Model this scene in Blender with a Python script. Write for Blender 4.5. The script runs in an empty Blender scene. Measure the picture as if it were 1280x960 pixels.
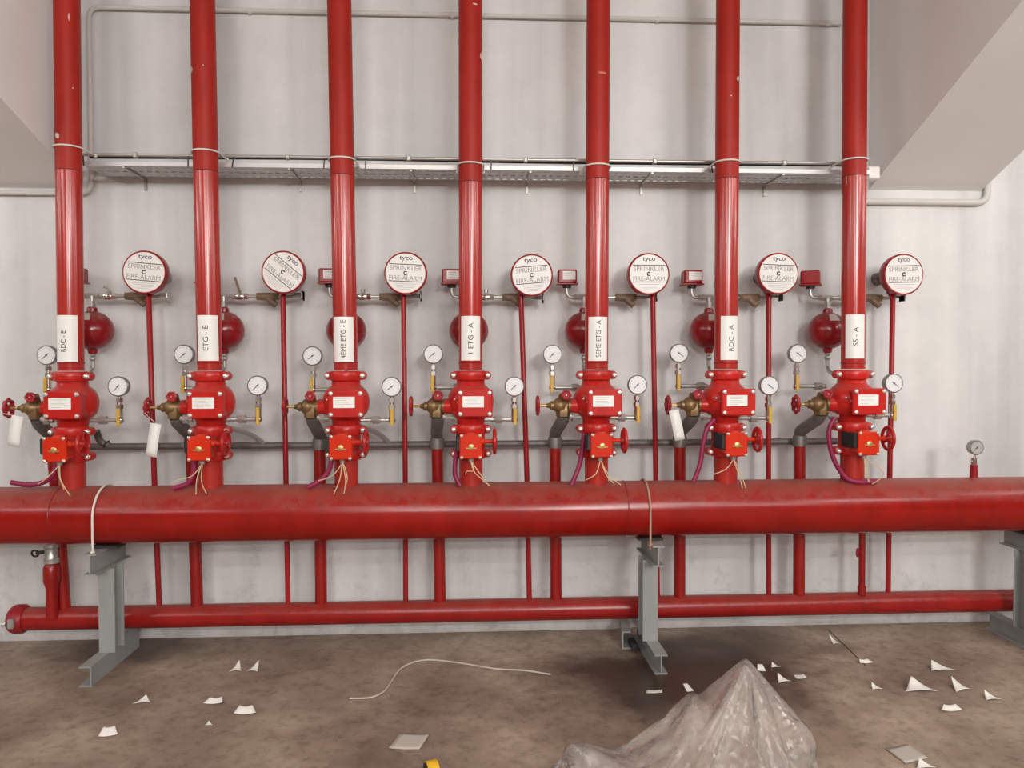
import bpy, math, random
from mathutils import Vector, Matrix, noise
random.seed(7)
PI = math.pi
S = bpy.context.scene
COL = S.collection

# ------------------------------------------------------------------ camera
F_PX = 961.0
CAM = Vector((0.0, -4.15, 1.443))
YAW, PITCH, ROLL = 0.05244, -0.02336, -0.00215
fw = Vector((math.sin(YAW)*math.cos(PITCH), math.cos(YAW)*math.cos(PITCH), math.sin(PITCH)))
rt0 = fw.cross(Vector((0, 0, 1))).normalized()
up0 = rt0.cross(fw)
rt = math.cos(ROLL)*rt0 + math.sin(ROLL)*up0
up = -math.sin(ROLL)*rt0 + math.cos(ROLL)*up0
cd = bpy.data.cameras.new('camera')
cd.sensor_fit = 'HORIZONTAL'; cd.sensor_width = 36.0; cd.lens = 36.0*F_PX/1280.0
cam = bpy.data.objects.new('camera', cd); COL.objects.link(cam)
M3 = Matrix((rt, up, -fw)).transposed()
cam.matrix_world = Matrix.Translation(CAM) @ M3.to_4x4()
S.camera = cam

# ------------------------------------------------------------------ world, lamps, exposure
w = bpy.data.worlds.new('world'); S.world = w; w.use_nodes = True
w.node_tree.nodes['Background'].inputs[0].default_value = (1.0, 0.95, 0.9, 1)
w.node_tree.nodes['Background'].inputs[1].default_value = 0.05
S.view_settings.view_transform = 'Standard'; S.view_settings.look = 'None'
S.view_settings.gamma = 1.0; S.view_settings.use_curve_mapping = False
S.view_settings.exposure = -0.78
LAMP_W = 30.0
def ceiling_lamp(x, y, z, wgt, aim):
    ld = bpy.data.lights.new('tube_lamp', 'AREA'); ld.shape = 'RECTANGLE'
    ld.size = 1.3; ld.size_y = 0.18; ld.energy = LAMP_W*wgt; ld.color = (1.0, 0.975, 0.945)
    o = bpy.data.objects.new('tube_lamp', ld); COL.objects.link(o)
    o.location = (x, y, z)
    o.rotation_euler = (Vector(aim)-Vector((x, y, z))).to_track_quat('-Z', 'Y').to_euler()
for sx, wg in ((-1, 0.85), (1, 1.0)):             # lamps of the neighbouring bays, beyond the beams
    for lx, ly, k in ((4.9, -2.1, 0.75), (4.4, -4.6, 1.5), (4.4, -7.8, 1.7), (8.2, -1.9, 1.5), (8.2, -4.6, 1.5)):
        ceiling_lamp(sx*lx, ly, 3.4, wg*k, (0, -0.6 if ly > -2.5 else 0.0, 1.3))
for lx, wg in ((-0.8, 1.6), (2.2, 3.4)):          # lamps of this bay, behind the photographer
    for ly, k in ((-5.6, 0.6), (-8.2, 1.1), (-10.8, 1.7), (-12.4, 1.7)):
        ceiling_lamp(lx, ly, 3.3, wg*k, (lx*0.3, 0.0, 1.9))

# ------------------------------------------------------------------ helpers
def at(px, py, Y):
    d = fw + rt*((px-640)/F_PX) - up*((py-480)/F_PX)
    return CAM + d*((Y-CAM.y)/d.y)
def atz(px, py, Z):
    d = fw + rt*((px-640)/F_PX) - up*((py-480)/F_PX)
    return CAM + d*((Z-CAM.z)/d.z)
def frame(ax):
    ax = Vector(ax).normalized()
    h = Vector((0, 0, 1)) if abs(ax.z) < 0.9 else Vector((0, 1, 0))
    a = ax.cross(h).normalized(); b = ax.cross(a).normalized()
    return ax, a, b

class MB:
    def __init__(s): s.v = []; s.f = []
    def add(s, vs, fs):
        n = len(s.v); s.v += [Vector(p) for p in vs]; s.f += [tuple(i+n for i in f) for f in fs]; return s
    def box(s, c, size, R=None, ch=0.0):
        c = Vector(c); hx, hy, hz = [d/2 for d in size]
        if ch <= 0:
            vs = [Vector((x*hx, y*hy, z*hz)) for x in (-1, 1) for y in (-1, 1) for z in (-1, 1)]
            fs = [(0,1,3,2),(4,6,7,5),(0,4,5,1),(2,3,7,6),(0,2,6,4),(1,5,7,3)]
        else:
            vs = []; idx = {}
            for x in (-1, 1):
                for y in (-1, 1):
                    for z in (-1, 1):
                        idx[(x,y,z,0)] = len(vs); vs.append(Vector((x*hx, y*(hy-ch), z*(hz-ch))))
                        idx[(x,y,z,1)] = len(vs); vs.append(Vector((x*(hx-ch), y*hy, z*(hz-ch))))
                        idx[(x,y,z,2)] = len(vs); vs.append(Vector((x*(hx-ch), y*(hy-ch), z*hz)))
            g = lambda x, y, z, k: idx[(x,y,z,k)]
            fs = []
            for q in (-1, 1):
                fs.append([g(q,-1,-1,0), g(q,1,-1,0), g(q,1,1,0), g(q,-1,1,0)][::q])
                fs.append([g(-1,q,-1,1), g(-1,q,1,1), g(1,q,1,1), g(1,q,-1,1)][::q])
                fs.append([g(-1,-1,q,2), g(1,-1,q,2), g(1,1,q,2), g(-1,1,q,2)][::q])
            for a in (-1, 1):
                for b in (-1, 1):
                    fs.append([g(a,b,-1,0), g(a,b,-1,1), g(a,b,1,1), g(a,b,1,0)][::a*b])
                    fs.append([g(a,-1,b,2), g(a,1,b,2), g(a,1,b,0), g(a,-1,b,0)][::-a*b])
                    fs.append([g(-1,a,b,1), g(-1,a,b,2), g(1,a,b,2), g(1,a,b,1)][::-a*b])
                    for cc in (-1, 1):
                        fs.append([g(a,b,cc,0), g(a,b,cc,1), g(a,b,cc,2)][::a*b*cc])
        if R is not None: vs = [R @ p for p in vs]
        return s.add([c+p for p in vs], fs)
    def lathe(s, prof, o, ax, n=28, caps=True):
        ax, a, b = frame(ax); o = Vector(o); vs = []; fs = []
        for r, h in prof:
            for i in range(n):
                t = 2*PI*i/n; vs.append(o + ax*h + a*(r*math.cos(t)) + b*(r*math.sin(t)))
        for j in range(len(prof)-1):
            for i in range(n):
                k = (i+1) % n; fs.append((j*n+i, (j+1)*n+i, (j+1)*n+k, j*n+k))
        if caps:
            fs.append(tuple(range(n))); fs.append(tuple((len(prof)-1)*n+i for i in reversed(range(n))))
        return s.add(vs, fs)
    def cyl(s, p0, p1, r, r1=None, n=20):
        p0 = Vector(p0); p1 = Vector(p1); d = p1-p0
        return s.lathe([(r, 0), (r if r1 is None else r1, d.length)], p0, d, n)
    def hexa(s, p0, p1, r): return s.cyl(p0, p1, r, None, 6)
    def sphere(s, c, r, n=24, m=12, ax=(0, 0, 1), sq=1.0):
        return s.lathe([(max(1e-4, r*math.sin(PI*j/m)), -r*sq*math.cos(PI*j/m)) for j in range(m+1)], c, ax, n, False)
    def torus(s, c, ax, R, r, n=36, m=10, wav=0, k=0):
        ax, a, b = frame(ax); c = Vector(c); vs = []; fs = []
        for i in range(n):
            t = 2*PI*i/n; d = a*math.cos(t) + b*math.sin(t); RR = R*(1+wav*math.cos(k*t))
            for j in range(m):
                q = 2*PI*j/m; vs.append(c + d*(RR + r*math.cos(q)) + ax*(r*math.sin(q)))
        for i in range(n):
            for j in range(m):
                i2 = (i+1) % n; j2 = (j+1) % m
                fs.append((i*m+j, i*m+j2, i2*m+j2, i2*m+j))
        return s.add(vs, fs)
    def tube(s, pts, r, n=12, smooth=0, closed_ends=True):
        pts = [Vector(p) for p in pts]
        if smooth:
            q = []
            P = [pts[0]] + pts + [pts[-1]]
            for i in range(1, len(P)-2):
                p0, p1, p2, p3 = P[i-1:i+3]
                for k in range(smooth):
                    t = k/smooth
                    q.append(0.5*((2*p1)+(p2-p0)*t+(2*p0-5*p1+4*p2-p3)*t*t+(3*p1-p0-3*p2+p3)*t**3))
            q.append(pts[-1]); pts = q
        N = len(pts); tan = []
        for i in range(N):
            d = pts[min(i+1, N-1)] - pts[max(i-1, 0)]; tan.append(d.normalized())
        _, a, _ = frame(tan[0]); vs = []; fs = []
        for i in range(N):
            a = (a - tan[i]*a.dot(tan[i])).normalized(); b = tan[i].cross(a)
            for j in range(n):
                q = 2*PI*j/n; vs.append(pts[i] + a*(r*math.cos(q)) + b*(r*math.sin(q)))
        for i in range(N-1):
            for j in range(n):
                k = (j+1) % n; fs.append((i*n+j, i*n+k, (i+1)*n+k, (i+1)*n+j))
        if closed_ends:
            fs.append(tuple(reversed(range(n)))); fs.append(tuple((N-1)*n+j for j in range(n)))
        return s.add(vs, fs)
    def prism(s, poly, o, u, v, wv):      # polygon (u,v) extruded along vector wv
        o, u, v, wv = Vector(o), Vector(u), Vector(v), Vector(wv); n = len(poly)
        vs = [o + u*p + v*q for p, q in poly] + [o + u*p + v*q + wv for p, q in poly]
        fs = [tuple(range(n)), tuple(range(2*n-1, n-1, -1))] + [(i, n+i, n+(i+1) % n, (i+1) % n) for i in range(n)]
        return s.add(vs, fs)
    def mesh(s, name, mat, org=(0, 0, 0), ang=35):
        org = Vector(org); me = bpy.data.meshes.new(name)
        me.from_pydata([p-org for p in s.v], [], s.f); me.update()
        import bmesh
        bm = bmesh.new(); bm.from_mesh(me); bmesh.ops.recalc_face_normals(bm, faces=bm.faces); bm.to_mesh(me); bm.free()
        me.polygons.foreach_set('use_smooth', [True]*len(me.polygons))
        me.set_sharp_from_angle(angle=math.radians(ang))
        me.materials.append(mat); return me
    def build(s, name, mat, parent=None, org=(0, 0, 0), ang=35):
        o = bpy.data.objects.new(name, s.mesh(name, mat, org, ang)); COL.objects.link(o)
        if parent is not None: o.parent = parent
        else: o.location = org
        return o
def tag(o, label, cat, group=None, kind=None):
    o['label'] = label
    if cat: o['category'] = cat
    if group: o['group'] = group
    if kind: o['kind'] = kind
    return o
def thing(name, label, cat, loc, group=None):
    o = bpy.data.objects.new(name, None); COL.objects.link(o); o.location = loc; o.empty_display_size = 0.05
    return tag(o, label, cat, group)
def copy_tree(o, parent=None):
    c = o.copy(); COL.objects.link(c)
    c.parent = parent
    for ch in list(o.children): copy_tree(ch, c)
    return c

# ------------------------------------------------------------------ materials
def mat(name, col, rough=0.5, metal=0.0, **k):
    m = bpy.data.materials.new(name); m.use_nodes = True
    b = m.node_tree.nodes['Principled BSDF']
    b.inputs['Base Color'].default_value = (*col, 1); b.inputs['Roughness'].default_value = rough
    b.inputs['Metallic'].default_value = metal
    for kk, v in k.items(): b.inputs[kk].default_value = v
    return m
def nd(m, t, **k):
    n = m.node_tree.nodes.new(t)
    for kk, v in k.items(): setattr(n, kk, v)
    return n
def ln(m, a, ao, b, bi): m.node_tree.links.new(a.outputs[ao], b.inputs[bi])
def noise_node(m, scale, detail=4, rough=0.55, stretch=(1, 1, 1), off=(0, 0, 0)):
    g = nd(m, 'ShaderNodeNewGeometry'); mp = nd(m, 'ShaderNodeMapping')
    mp.inputs['Scale'].default_value = stretch; mp.inputs['Location'].default_value = off
    ln(m, g, 'Position', mp, 'Vector')
    n = nd(m, 'ShaderNodeTexNoise'); n.inputs['Scale'].default_value = scale
    n.inputs['Detail'].default_value = detail; n.inputs['Roughness'].default_value = rough
    ln(m, mp, 'Vector', n, 'Vector'); return n
def ramp(m, src, so, stops):
    r = nd(m, 'ShaderNodeValToRGB'); e = r.color_ramp.elements
    while len(e) < len(stops): e.new(0.5)
    for el, (p, c) in zip(e, stops):
        el.position = p; el.color = (*c, 1) if len(c) == 3 else c
    ln(m, src, so, r, 'Fac'); return r
def mixc(m, fac, a, b, mode='MIX'):
    x = nd(m, 'ShaderNodeMix', data_type='RGBA', blend_type=mode)
    for val, name in ((fac, 0), (a, 6), (b, 7)):
        if isinstance(val, tuple) and hasattr(val[0], 'outputs'): m.node_tree.links.new(val[0].outputs[val[1]], x.inputs[name])
        elif isinstance(val, (float, int)): x.inputs[name].default_value = val
        else: x.inputs[name].default_value = (*val, 1)
    return x
def setcol(m, x, out=2):
    m.node_tree.links.new(x.outputs[out], m.node_tree.nodes['Principled BSDF'].inputs['Base Color'])
def bump(m, src, so, strength, dist=0.01):
    b = nd(m, 'ShaderNodeBump'); b.inputs['Strength'].default_value = strength; b.inputs['Distance'].default_value = dist
    ln(m, src, so, b, 'Height'); ln(m, b, 'Normal', m.node_tree.nodes['Principled BSDF'], 'Normal')
def paint(name, col, rough=0.3, var=0.12, dust=0.0, wob=0.0):
    m = mat(name, col, rough)
    n = noise_node(m, 9, 4, 0.6, (1, 1, 0.35))
    d = tuple(c*(1-2*var) for c in col); l = tuple(min(1, c*(1+var)) for c in col)
    r = ramp(m, n, 'Fac', [(0.3, d), (0.7, l)])
    last, lo = r, 0
    if dust > 0:
        g = nd(m, 'ShaderNodeNewGeometry'); sx = nd(m, 'ShaderNodeSeparateXYZ'); ln(m, g, 'Normal', sx, 'Vector')
        n2 = noise_node(m, 14, 5, 0.7)
        ad = nd(m, 'ShaderNodeMath', operation='MULTIPLY_ADD'); ln(m, n2, 'Fac', ad, 0); ad.inputs[1].default_value = 0.5
        sm_ = nd(m, 'ShaderNodeMath', operation='MULTIPLY_ADD'); ln(m, sx, 'Z', sm_, 0); sm_.inputs[1].default_value = 0.45; sm_.inputs[2].default_value = 0.22
        ln(m, sm_, 'Value', ad, 2)
        rr = ramp(m, ad, 'Value', [(0.62, (0, 0, 0)), (1.0, (dust, dust, dust))])
        x = mixc(m, (rr, 0), (last, lo), (0.30, 0.17, 0.13)); last, lo = x, 2
        mr = nd(m, 'ShaderNodeMath', operation='MULTIPLY_ADD'); ln(m, rr, 0, mr, 0); mr.inputs[1].default_value = 0.5; mr.inputs[2].default_value = rough
        ln(m, mr, 'Value', m.node_tree.nodes['Principled BSDF'], 'Roughness')
    setcol(m, last, lo)
    if wob:
        nb = noise_node(m, 5, 2, 0.5, (1, 1, 0.5)); bump(m, nb, 'Fac', wob, 0.02)
    return m

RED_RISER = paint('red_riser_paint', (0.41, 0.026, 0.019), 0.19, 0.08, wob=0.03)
RED_RISER_UP_SHADED = paint('red_riser_upper_shaded_paint', (0.36, 0.020, 0.012), 0.42, 0.08, wob=0.03)  # duller red of the upper pipes, with the beams' shade put into the colour
RED_HEAD = paint('red_header_paint', (0.30, 0.008, 0.005), 0.22, 0.10, dust=0.5, wob=0.04)
RED_PIPE = paint('red_pipe_paint', (0.31, 0.012, 0.010), 0.26, 0.10, dust=0.28)
RED_THIN = paint('red_thin_pipe_paint', (0.32, 0.014, 0.018), 0.28, 0.10)
RED_CAST = paint('red_cast_paint', (0.52, 0.018, 0.014), 0.28, 0.10, dust=0.35)
RED_GEAR = paint('orange_red_paint', (0.62, 0.030, 0.009), 0.32, 0.06, dust=0.25)
RED_WHEEL = paint('red_wheel_paint', (0.45, 0.015, 0.014), 0.28, 0.08)
RED_DEEP = paint('deep_red_paint', (0.27, 0.010, 0.014), 0.22, 0.08, dust=0.35)
RED_KNOB = paint('dark_red_knob_paint', (0.33, 0.018, 0.024), 0.35, 0.1)
for m_, sp_ in ((RED_RISER_UP_SHADED, 0.2), (RED_GEAR, 0.2), (RED_CAST, 0.32), (RED_THIN, 0.3), (RED_HEAD, 0.4), (RED_PIPE, 0.4), (RED_KNOB, 0.3)):
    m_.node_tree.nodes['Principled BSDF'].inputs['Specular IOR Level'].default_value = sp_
DARKLINE = mat('dark_groove', (0.10, 0.008, 0.008), 0.6)
STEEL = mat('galvanised_steel', (0.50, 0.485, 0.46), 0.32, 0.6)
BOLT = mat('zinc_bolt', (0.80, 0.77, 0.72), 0.28, 0.75)
CHROME = mat('chrome', (0.74, 0.72, 0.69), 0.2, 0.95)
DULLSTEEL = mat('dull_steel', (0.42, 0.40, 0.37), 0.4, 0.5)
BRONZE = paint('bronze', (0.25, 0.155, 0.07), 0.42, 0.15)
BRONZE.node_tree.nodes['Principled BSDF'].inputs['Metallic'].default_value = 0.55
BRONZE_DK = paint('brown_bronze', (0.19, 0.125, 0.075), 0.5, 0.15)
BRASS = mat('brass', (0.62, 0.45, 0.18), 0.35, 0.7)
YELLOW = mat('yellow_lever', (0.62, 0.38, 0.05), 0.45)
GALVPIPE = paint('dark_galvanised_pipe', (0.175, 0.160, 0.148), 0.5, 0.15)
GALVPIPE.node_tree.nodes['Principled BSDF'].inputs['Metallic'].default_value = 0.3
MOTOR = paint('beige_grey_cast', (0.42, 0.36, 0.33), 0.55, 0.1)
BLACK = mat('black_plastic', (0.012, 0.011, 0.012), 0.45)
RUBBER = mat('black_rubber', (0.025, 0.023, 0.022), 0.7)
WHITE = mat('white_sticker', (0.84, 0.83, 0.80), 0.45)
WHITE_PL = mat('white_plate', (0.80, 0.78, 0.75), 0.4)
PAPER = mat('paper', (0.82, 0.79, 0.74), 0.7)
PAPER_G = mat('grey_paper', (0.52, 0.47, 0.42), 0.7)
INK = mat('black_print', (0.02, 0.02, 0.022), 0.6)
INK_G = mat('grey_print', (0.30, 0.29, 0.29), 0.6)
INK_B = mat('dark_blue_print', (0.06, 0.08, 0.13), 0.6)
DIAL = mat('gauge_dial', (0.80, 0.81, 0.82), 0.25, 0.0)
BEZEL = mat('gauge_bezel', (0.30, 0.30, 0.305), 0.3, 0.7)
GLASS_D = mat('gauge_old_dial', (0.42, 0.43, 0.42), 0.2)
GREY_P = paint('grey_support_paint', (0.30, 0.31, 0.305), 0.5, 0.06)
MAGENTA = paint('magenta_conduit', (0.27, 0.010, 0.065), 0.45, 0.1)
CREAM = mat('cream_wire', (0.66, 0.50, 0.30), 0.55)
CABLEW = mat('white_cable', (0.72, 0.68, 0.62), 0.5)
TAN = mat('rusty_rod', (0.42, 0.25, 0.18), 0.55)
CABLEF = mat('dusty_cable', (0.52, 0.45, 0.38), 0.6)
CONDW = mat('white_painted_conduit', (0.60, 0.58, 0.55), 0.55)
TRAY = mat('galvanised_tray', (0.56, 0.55, 0.54), 0.45, 0.55)
TAPE = mat('yellow_tape', (0.75, 0.42, 0.02), 0.4)

# wall plaster
WALL = mat('painted_concrete_wall', (0.7, 0.67, 0.64), 0.62)
n1 = noise_node(WALL, 2.2, 3, 0.5, (1.6, 1, 0.10)); r1 = ramp(WALL, n1, 'Fac', [(0.28, (0.53, 0.527, 0.52)), (0.50, (0.69, 0.687, 0.68)), (0.68, (0.76, 0.757, 0.75))])
n2 = noise_node(WALL, 5, 6, 0.65); r2 = ramp(WALL, n2, 'Fac', [(0.3, (0.93, 0.93, 0.93)), (0.6, (1, 1, 1))])
x1 = mixc(WALL, 1.0, (r1, 0), (r2, 0), 'MULTIPLY')
n3 = noise_node(WALL, 7, 8, 0.75, (1, 1, 1), (3.1, 0, 1.7)); r3 = ramp(WALL, n3, 'Fac', [(0.53, (0, 0, 0)), (0.70, (0.6, 0.6, 0.6))])
g3 = nd(WALL, 'ShaderNodeNewGeometry'); s3 = nd(WALL, 'ShaderNodeSeparateXYZ'); ln(WALL, g3, 'Position', s3, 'Vector')
m3 = nd(WALL, 'ShaderNodeMapRange'); m3.inputs[1].default_value = 0.0; m3.inputs[2].default_value = 1.0; m3.inputs[3].default_value = 1.0; m3.inputs[4].default_value = 0.12
ln(WALL, s3, 'Z', m3, 0)
mm = nd(WALL, 'ShaderNodeMath', operation='MULTIPLY'); ln(WALL, r3, 0, mm, 0); ln(WALL, m3, 0, mm, 1)
x2 = mixc(WALL, (mm, 0), (x1, 2), (0.30, 0.28, 0.26))
# brown splash line along the foot of the wall
m4 = nd(WALL, 'ShaderNodeMapRange'); m4.inputs[1].default_value = 0.0; m4.inputs[2].default_value = 0.10; m4.inputs[3].default_value = 0.55; m4.inputs[4].default_value = 0.0
n4 = noise_node(WALL, 9, 5, 0.7); a4 = nd(WALL, 'ShaderNodeMath', operation='MULTIPLY_ADD'); ln(WALL, n4, 'Fac', a4, 0); a4.inputs[1].default_value = -0.14; ln(WALL, s3, 'Z', a4, 2)
a5 = nd(WALL, 'ShaderNodeMath', operation='ADD'); ln(WALL, a4, 0, a5, 0); a5.inputs[1].default_value = 0.125; ln(WALL, a5, 0, m4, 0)
x3 = mixc(WALL, (m4, 0), (x2, 2), (0.22, 0.17, 0.13)); setcol(WALL, x3)
nb = noise_node(WALL, 3.0, 5, 0.55, (1, 1, 0.5)); bump(WALL, nb, 'Fac', 0.25, 0.03)
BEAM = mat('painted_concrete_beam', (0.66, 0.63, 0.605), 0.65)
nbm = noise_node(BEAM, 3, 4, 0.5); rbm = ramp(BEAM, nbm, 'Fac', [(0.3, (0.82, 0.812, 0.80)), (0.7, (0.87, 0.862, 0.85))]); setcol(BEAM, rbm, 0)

# concrete floor with wet stain by the second support
FLOOR = mat('concrete_floor', (0.3, 0.23, 0.18), 0.6)
fa = noise_node(FLOOR, 1.6, 6, 0.6); ra = ramp(FLOOR, fa, 'Fac', [(0.32, (0.195, 0.138, 0.104)), (0.5, (0.320, 0.244, 0.187)), (0.66, (0.47, 0.38, 0.295))])
fb = noise_node(FLOOR, 16, 7, 0.7); rb = ramp(FLOOR, fb, 'Fac', [(0.30, (0.60, 0.57, 0.54)), (0.52, (1, 1, 1))])
fx = mixc(FLOOR, 1.0, (ra, 0), (rb, 0), 'MULTIPLY')
def blob(m, cx, cy, rx, ry, amp=0.8, lo=0.75, hi=1.1):
    g = nd(m, 'ShaderNodeNewGeometry'); mp = nd(m, 'ShaderNodeMapping')
    mp.inputs['Scale'].default_value = (1/rx, 1/ry, 0); mp.inputs['Location'].default_value = (-cx/rx, -cy/ry, 0)
    ln(m, g, 'Position', mp, 'Vector'); L = nd(m, 'ShaderNodeVectorMath', operation='LENGTH'); ln(m, mp, 'Vector', L, 0)
    n = noise_node(m, 3.2, 5, 0.65, (1, 1, 1), (cx, 2.0, 0)); a = nd(m, 'ShaderNodeMath', operation='MULTIPLY_ADD')
    ln(m, n, 'Fac', a, 0); a.inputs[1].default_value = 1.3; ln(m, L, 'Value', a, 2)
    sub = nd(m, 'ShaderNodeMath', operation='SUBTRACT'); ln(m, a, 0, sub, 0); sub.inputs[1].default_value = 0.65
    return ramp(m, sub, 'Value', [(lo, (amp, amp, amp)), (hi if hi < 1 else 1.0, (0, 0, 0))])
b1 = blob(FLOOR, 0.98, -0.62, 0.80, 0.60, 0.92, 0.45, 0.98)
fx = mixc(FLOOR, (b1, 0), (fx, 2), (0.036, 0.019, 0.013))
b2 = blob(FLOOR, -1.75, -0.15, 0.55, 0.28, 0.75, 0.4, 0.98)
fx = mixc(FLOOR, (b2, 0), (fx, 2), (0.06, 0.042, 0.032))
b4 = blob(FLOOR, 1.5, -0.35, 0.55, 0.16, 0.6, 0.4, 0.98)
fx = mixc(FLOOR, (b4, 0), (fx, 2), (0.07, 0.045, 0.033))
b3 = blob(FLOOR, 1.35, -0.2, 0.5, 0.20, 0.6, 0.4, 0.98)
fx = mixc(FLOOR, (b3, 0), (fx, 2), (0.07, 0.05, 0.038))
setcol(FLOOR, fx)
bump(FLOOR, fb, 'Fac', 0.15, 0.01)
rw = nd(FLOOR, 'ShaderNodeMath', operation='MULTIPLY_ADD'); ln(FLOOR, b1, 0, rw, 0); rw.inputs[1].default_value = -0.3; rw.inputs[2].default_value = 0.6
ln(FLOOR, rw, 0, FLOOR.node_tree.nodes['Principled BSDF'], 'Roughness')
DIM = mat('garage_far_wall', (0.74, 0.72, 0.70), 0.7)

# bag plastic
BAG = bpy.data.materials.new('clear_plastic'); BAG.use_nodes = True
nt = BAG.node_tree; pb = nt.nodes['Principled BSDF']
pb.inputs['Base Color'].default_value = (0.86, 0.77, 0.71, 1); pb.inputs['Roughness'].default_value = 0.13; pb.inputs['Specular IOR Level'].default_value = 0.9
tr = nt.nodes.new('ShaderNodeBsdfTransparent'); tr.inputs[0].default_value = (0.97, 0.95, 0.93, 1)
tl = nt.nodes.new('ShaderNodeBsdfTranslucent'); tl.inputs[0].default_value = (0.95, 0.9, 0.86, 1)
pb.inputs['Roughness'].default_value = 0.6
mxa = nt.nodes.new('ShaderNodeMixShader'); mxa.inputs[0].default_value = 0.45
nt.links.new(pb.outputs[0], mxa.inputs[1]); nt.links.new(tl.outputs[0], mxa.inputs[2])
mxb = nt.nodes.new('ShaderNodeMixShader')
nf = noise_node(BAG, 7, 4, 0.65); rf = ramp(BAG, nf, 'Fac', [(0.32, (0.15, 0.15, 0.15)), (0.68, (0.42, 0.42, 0.42))])
nt.links.new(rf.outputs[0], mxb.inputs[0]); nt.links.new(tr.outputs[0], mxb.inputs[1]); nt.links.new(mxa.outputs[0], mxb.inputs[2])
gl = nt.nodes.new('ShaderNodeBsdfGlossy'); gl.inputs['Roughness'].default_value = 0.18
vg = nd(BAG, 'ShaderNodeNewGeometry'); vo = nd(BAG, 'ShaderNodeTexVoronoi', feature='DISTANCE_TO_EDGE'); vo.inputs['Scale'].default_value = 22
ln(BAG, vg, 'Position', vo, 'Vector')
bp = nd(BAG, 'ShaderNodeBump'); bp.inputs['Strength'].default_value = 0.45; bp.inputs['Distance'].default_value = 0.015; ln(BAG, vo, 'Distance', bp, 'Height')
ln(BAG, bp, 'Normal', gl, 'Normal')
fr = nd(BAG, 'ShaderNodeFresnel'); fr.inputs['IOR'].default_value = 1.34; ln(BAG, bp, 'Normal', fr, 'Normal')
mxc_ = nt.nodes.new('ShaderNodeMixShader'); ln(BAG, fr, 'Fac', mxc_, 0)
nt.links.new(mxb.outputs[0], mxc_.inputs[1]); nt.links.new(gl.outputs[0], mxc_.inputs[2])
nt.links.new(mxc_.outputs[0], nt.nodes['Material Output'].inputs[0])

# ------------------------------------------------------------------ setting
XL, XR, YB, ZC = -11.0, 11.0, -13.0, 3.7
def struct(o, label, name=None):
    o['kind'] = 'structure'; o['label'] = label; return o
struct(MB().box((0, 0.1, ZC/2), (XR-XL, 0.2, ZC)).build('wall_back', WALL), 'white painted concrete wall with grey vertical streaks')
struct(MB().box((0, YB/2+0.1, -0.1), (XR-XL, -YB+0.2, 0.2)).build('floor', FLOOR), 'brownish stained bare concrete floor')
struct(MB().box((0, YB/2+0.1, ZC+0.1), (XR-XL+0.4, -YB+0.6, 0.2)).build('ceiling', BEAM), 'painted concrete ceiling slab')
struct(MB().box((XL-0.1, YB/2, ZC/2), (0.2, -YB+0.4, ZC)).build('wall_left', DIM), 'pale garage side wall on the left')
struct(MB().box((XR+0.1, YB/2, ZC/2), (0.2, -YB+0.4, ZC)).build('wall_right', DIM), 'pale garage side wall on the right')
struct(MB().box((0, YB-0.1, ZC/2), (XR-XL, 0.2, ZC)).build('wall_front', DIM), 'pale garage wall opposite the pipes')
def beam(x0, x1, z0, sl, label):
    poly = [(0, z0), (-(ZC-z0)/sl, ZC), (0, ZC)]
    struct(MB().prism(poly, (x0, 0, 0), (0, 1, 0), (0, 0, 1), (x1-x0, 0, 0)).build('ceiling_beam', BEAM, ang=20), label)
pl = at(105, 236, 0); pr = at(1086, 233, 0); pr2 = at(1226, 243, 0)
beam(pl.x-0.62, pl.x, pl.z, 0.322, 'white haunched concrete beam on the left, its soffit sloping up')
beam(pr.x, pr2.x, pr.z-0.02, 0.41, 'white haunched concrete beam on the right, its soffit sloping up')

# ------------------------------------------------------------------ main layout numbers
YR, YD = -0.40, -0.20               # riser plane, drain plane
NAMES = ['RDC - E', 'ETG - E', '4EME ETG - E', '1 ETG - A', '5EME ETG - A', 'RDC - A', 'SS - A']
ORD = ['leftmost', 'second from left', 'third from left', 'middle', 'third from right', 'second from right', 'rightmost']
REF = ['leftmost riser RDC - E', 'second riser ETG - E', 'third riser 4EME ETG - E', 'middle riser 1 ETG - A', 'fifth riser 5EME ETG - A', 'sixth riser RDC - A', 'rightmost riser SS - A']
RTOP = [83.5, 253, 424, 588, 748, 910, 1069]
RLOW = [88.5, 261.8, 431.8, 588.2, 745.6, 907.5, 1066.5]     # at y = 430
RX = [at(x, 430, YR).x for x in RLOW]
HZ, HR = 0.738, 0.1365
LZ, LR, LY = at(640, 762, -0.2).z, 0.0571, -0.2
def on_header(p, r, Y=YR):          # keep a point outside the header pipe
    d = Vector((0, p.y-YR, p.z-HZ)); L = d.length
    if L < HR + r: p = Vector((p.x, YR + d.y/L*(HR+r), HZ + d.z/L*(HR+r)))
    return p

# --- header pipe
hd = thing('header_pipe', 'very thick horizontal red header pipe carrying the seven valve sets', 'pipe', (0, YR, HZ))
ho = (0, YR, HZ)
MB().cyl((-3.3, YR, HZ), (3.6, YR, HZ), HR, None, 64).build('pipe', RED_HEAD, hd, ho)
for x in RX:
    MB().lathe([(0.0575, HR-0.05), (0.0575, 0.262)], (x, YR, HZ), (0, 0, 1), 36).build('outlet', RED_RISER, hd, ho)
for px in (60, 786):
    q = at(px, 640, -0.53)
    MB().torus((q.x, YR, HZ), (1, 0, 0), HR, 0.0028, 64, 8).build('weld_seam', RED_PIPE, hd, ho)

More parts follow.
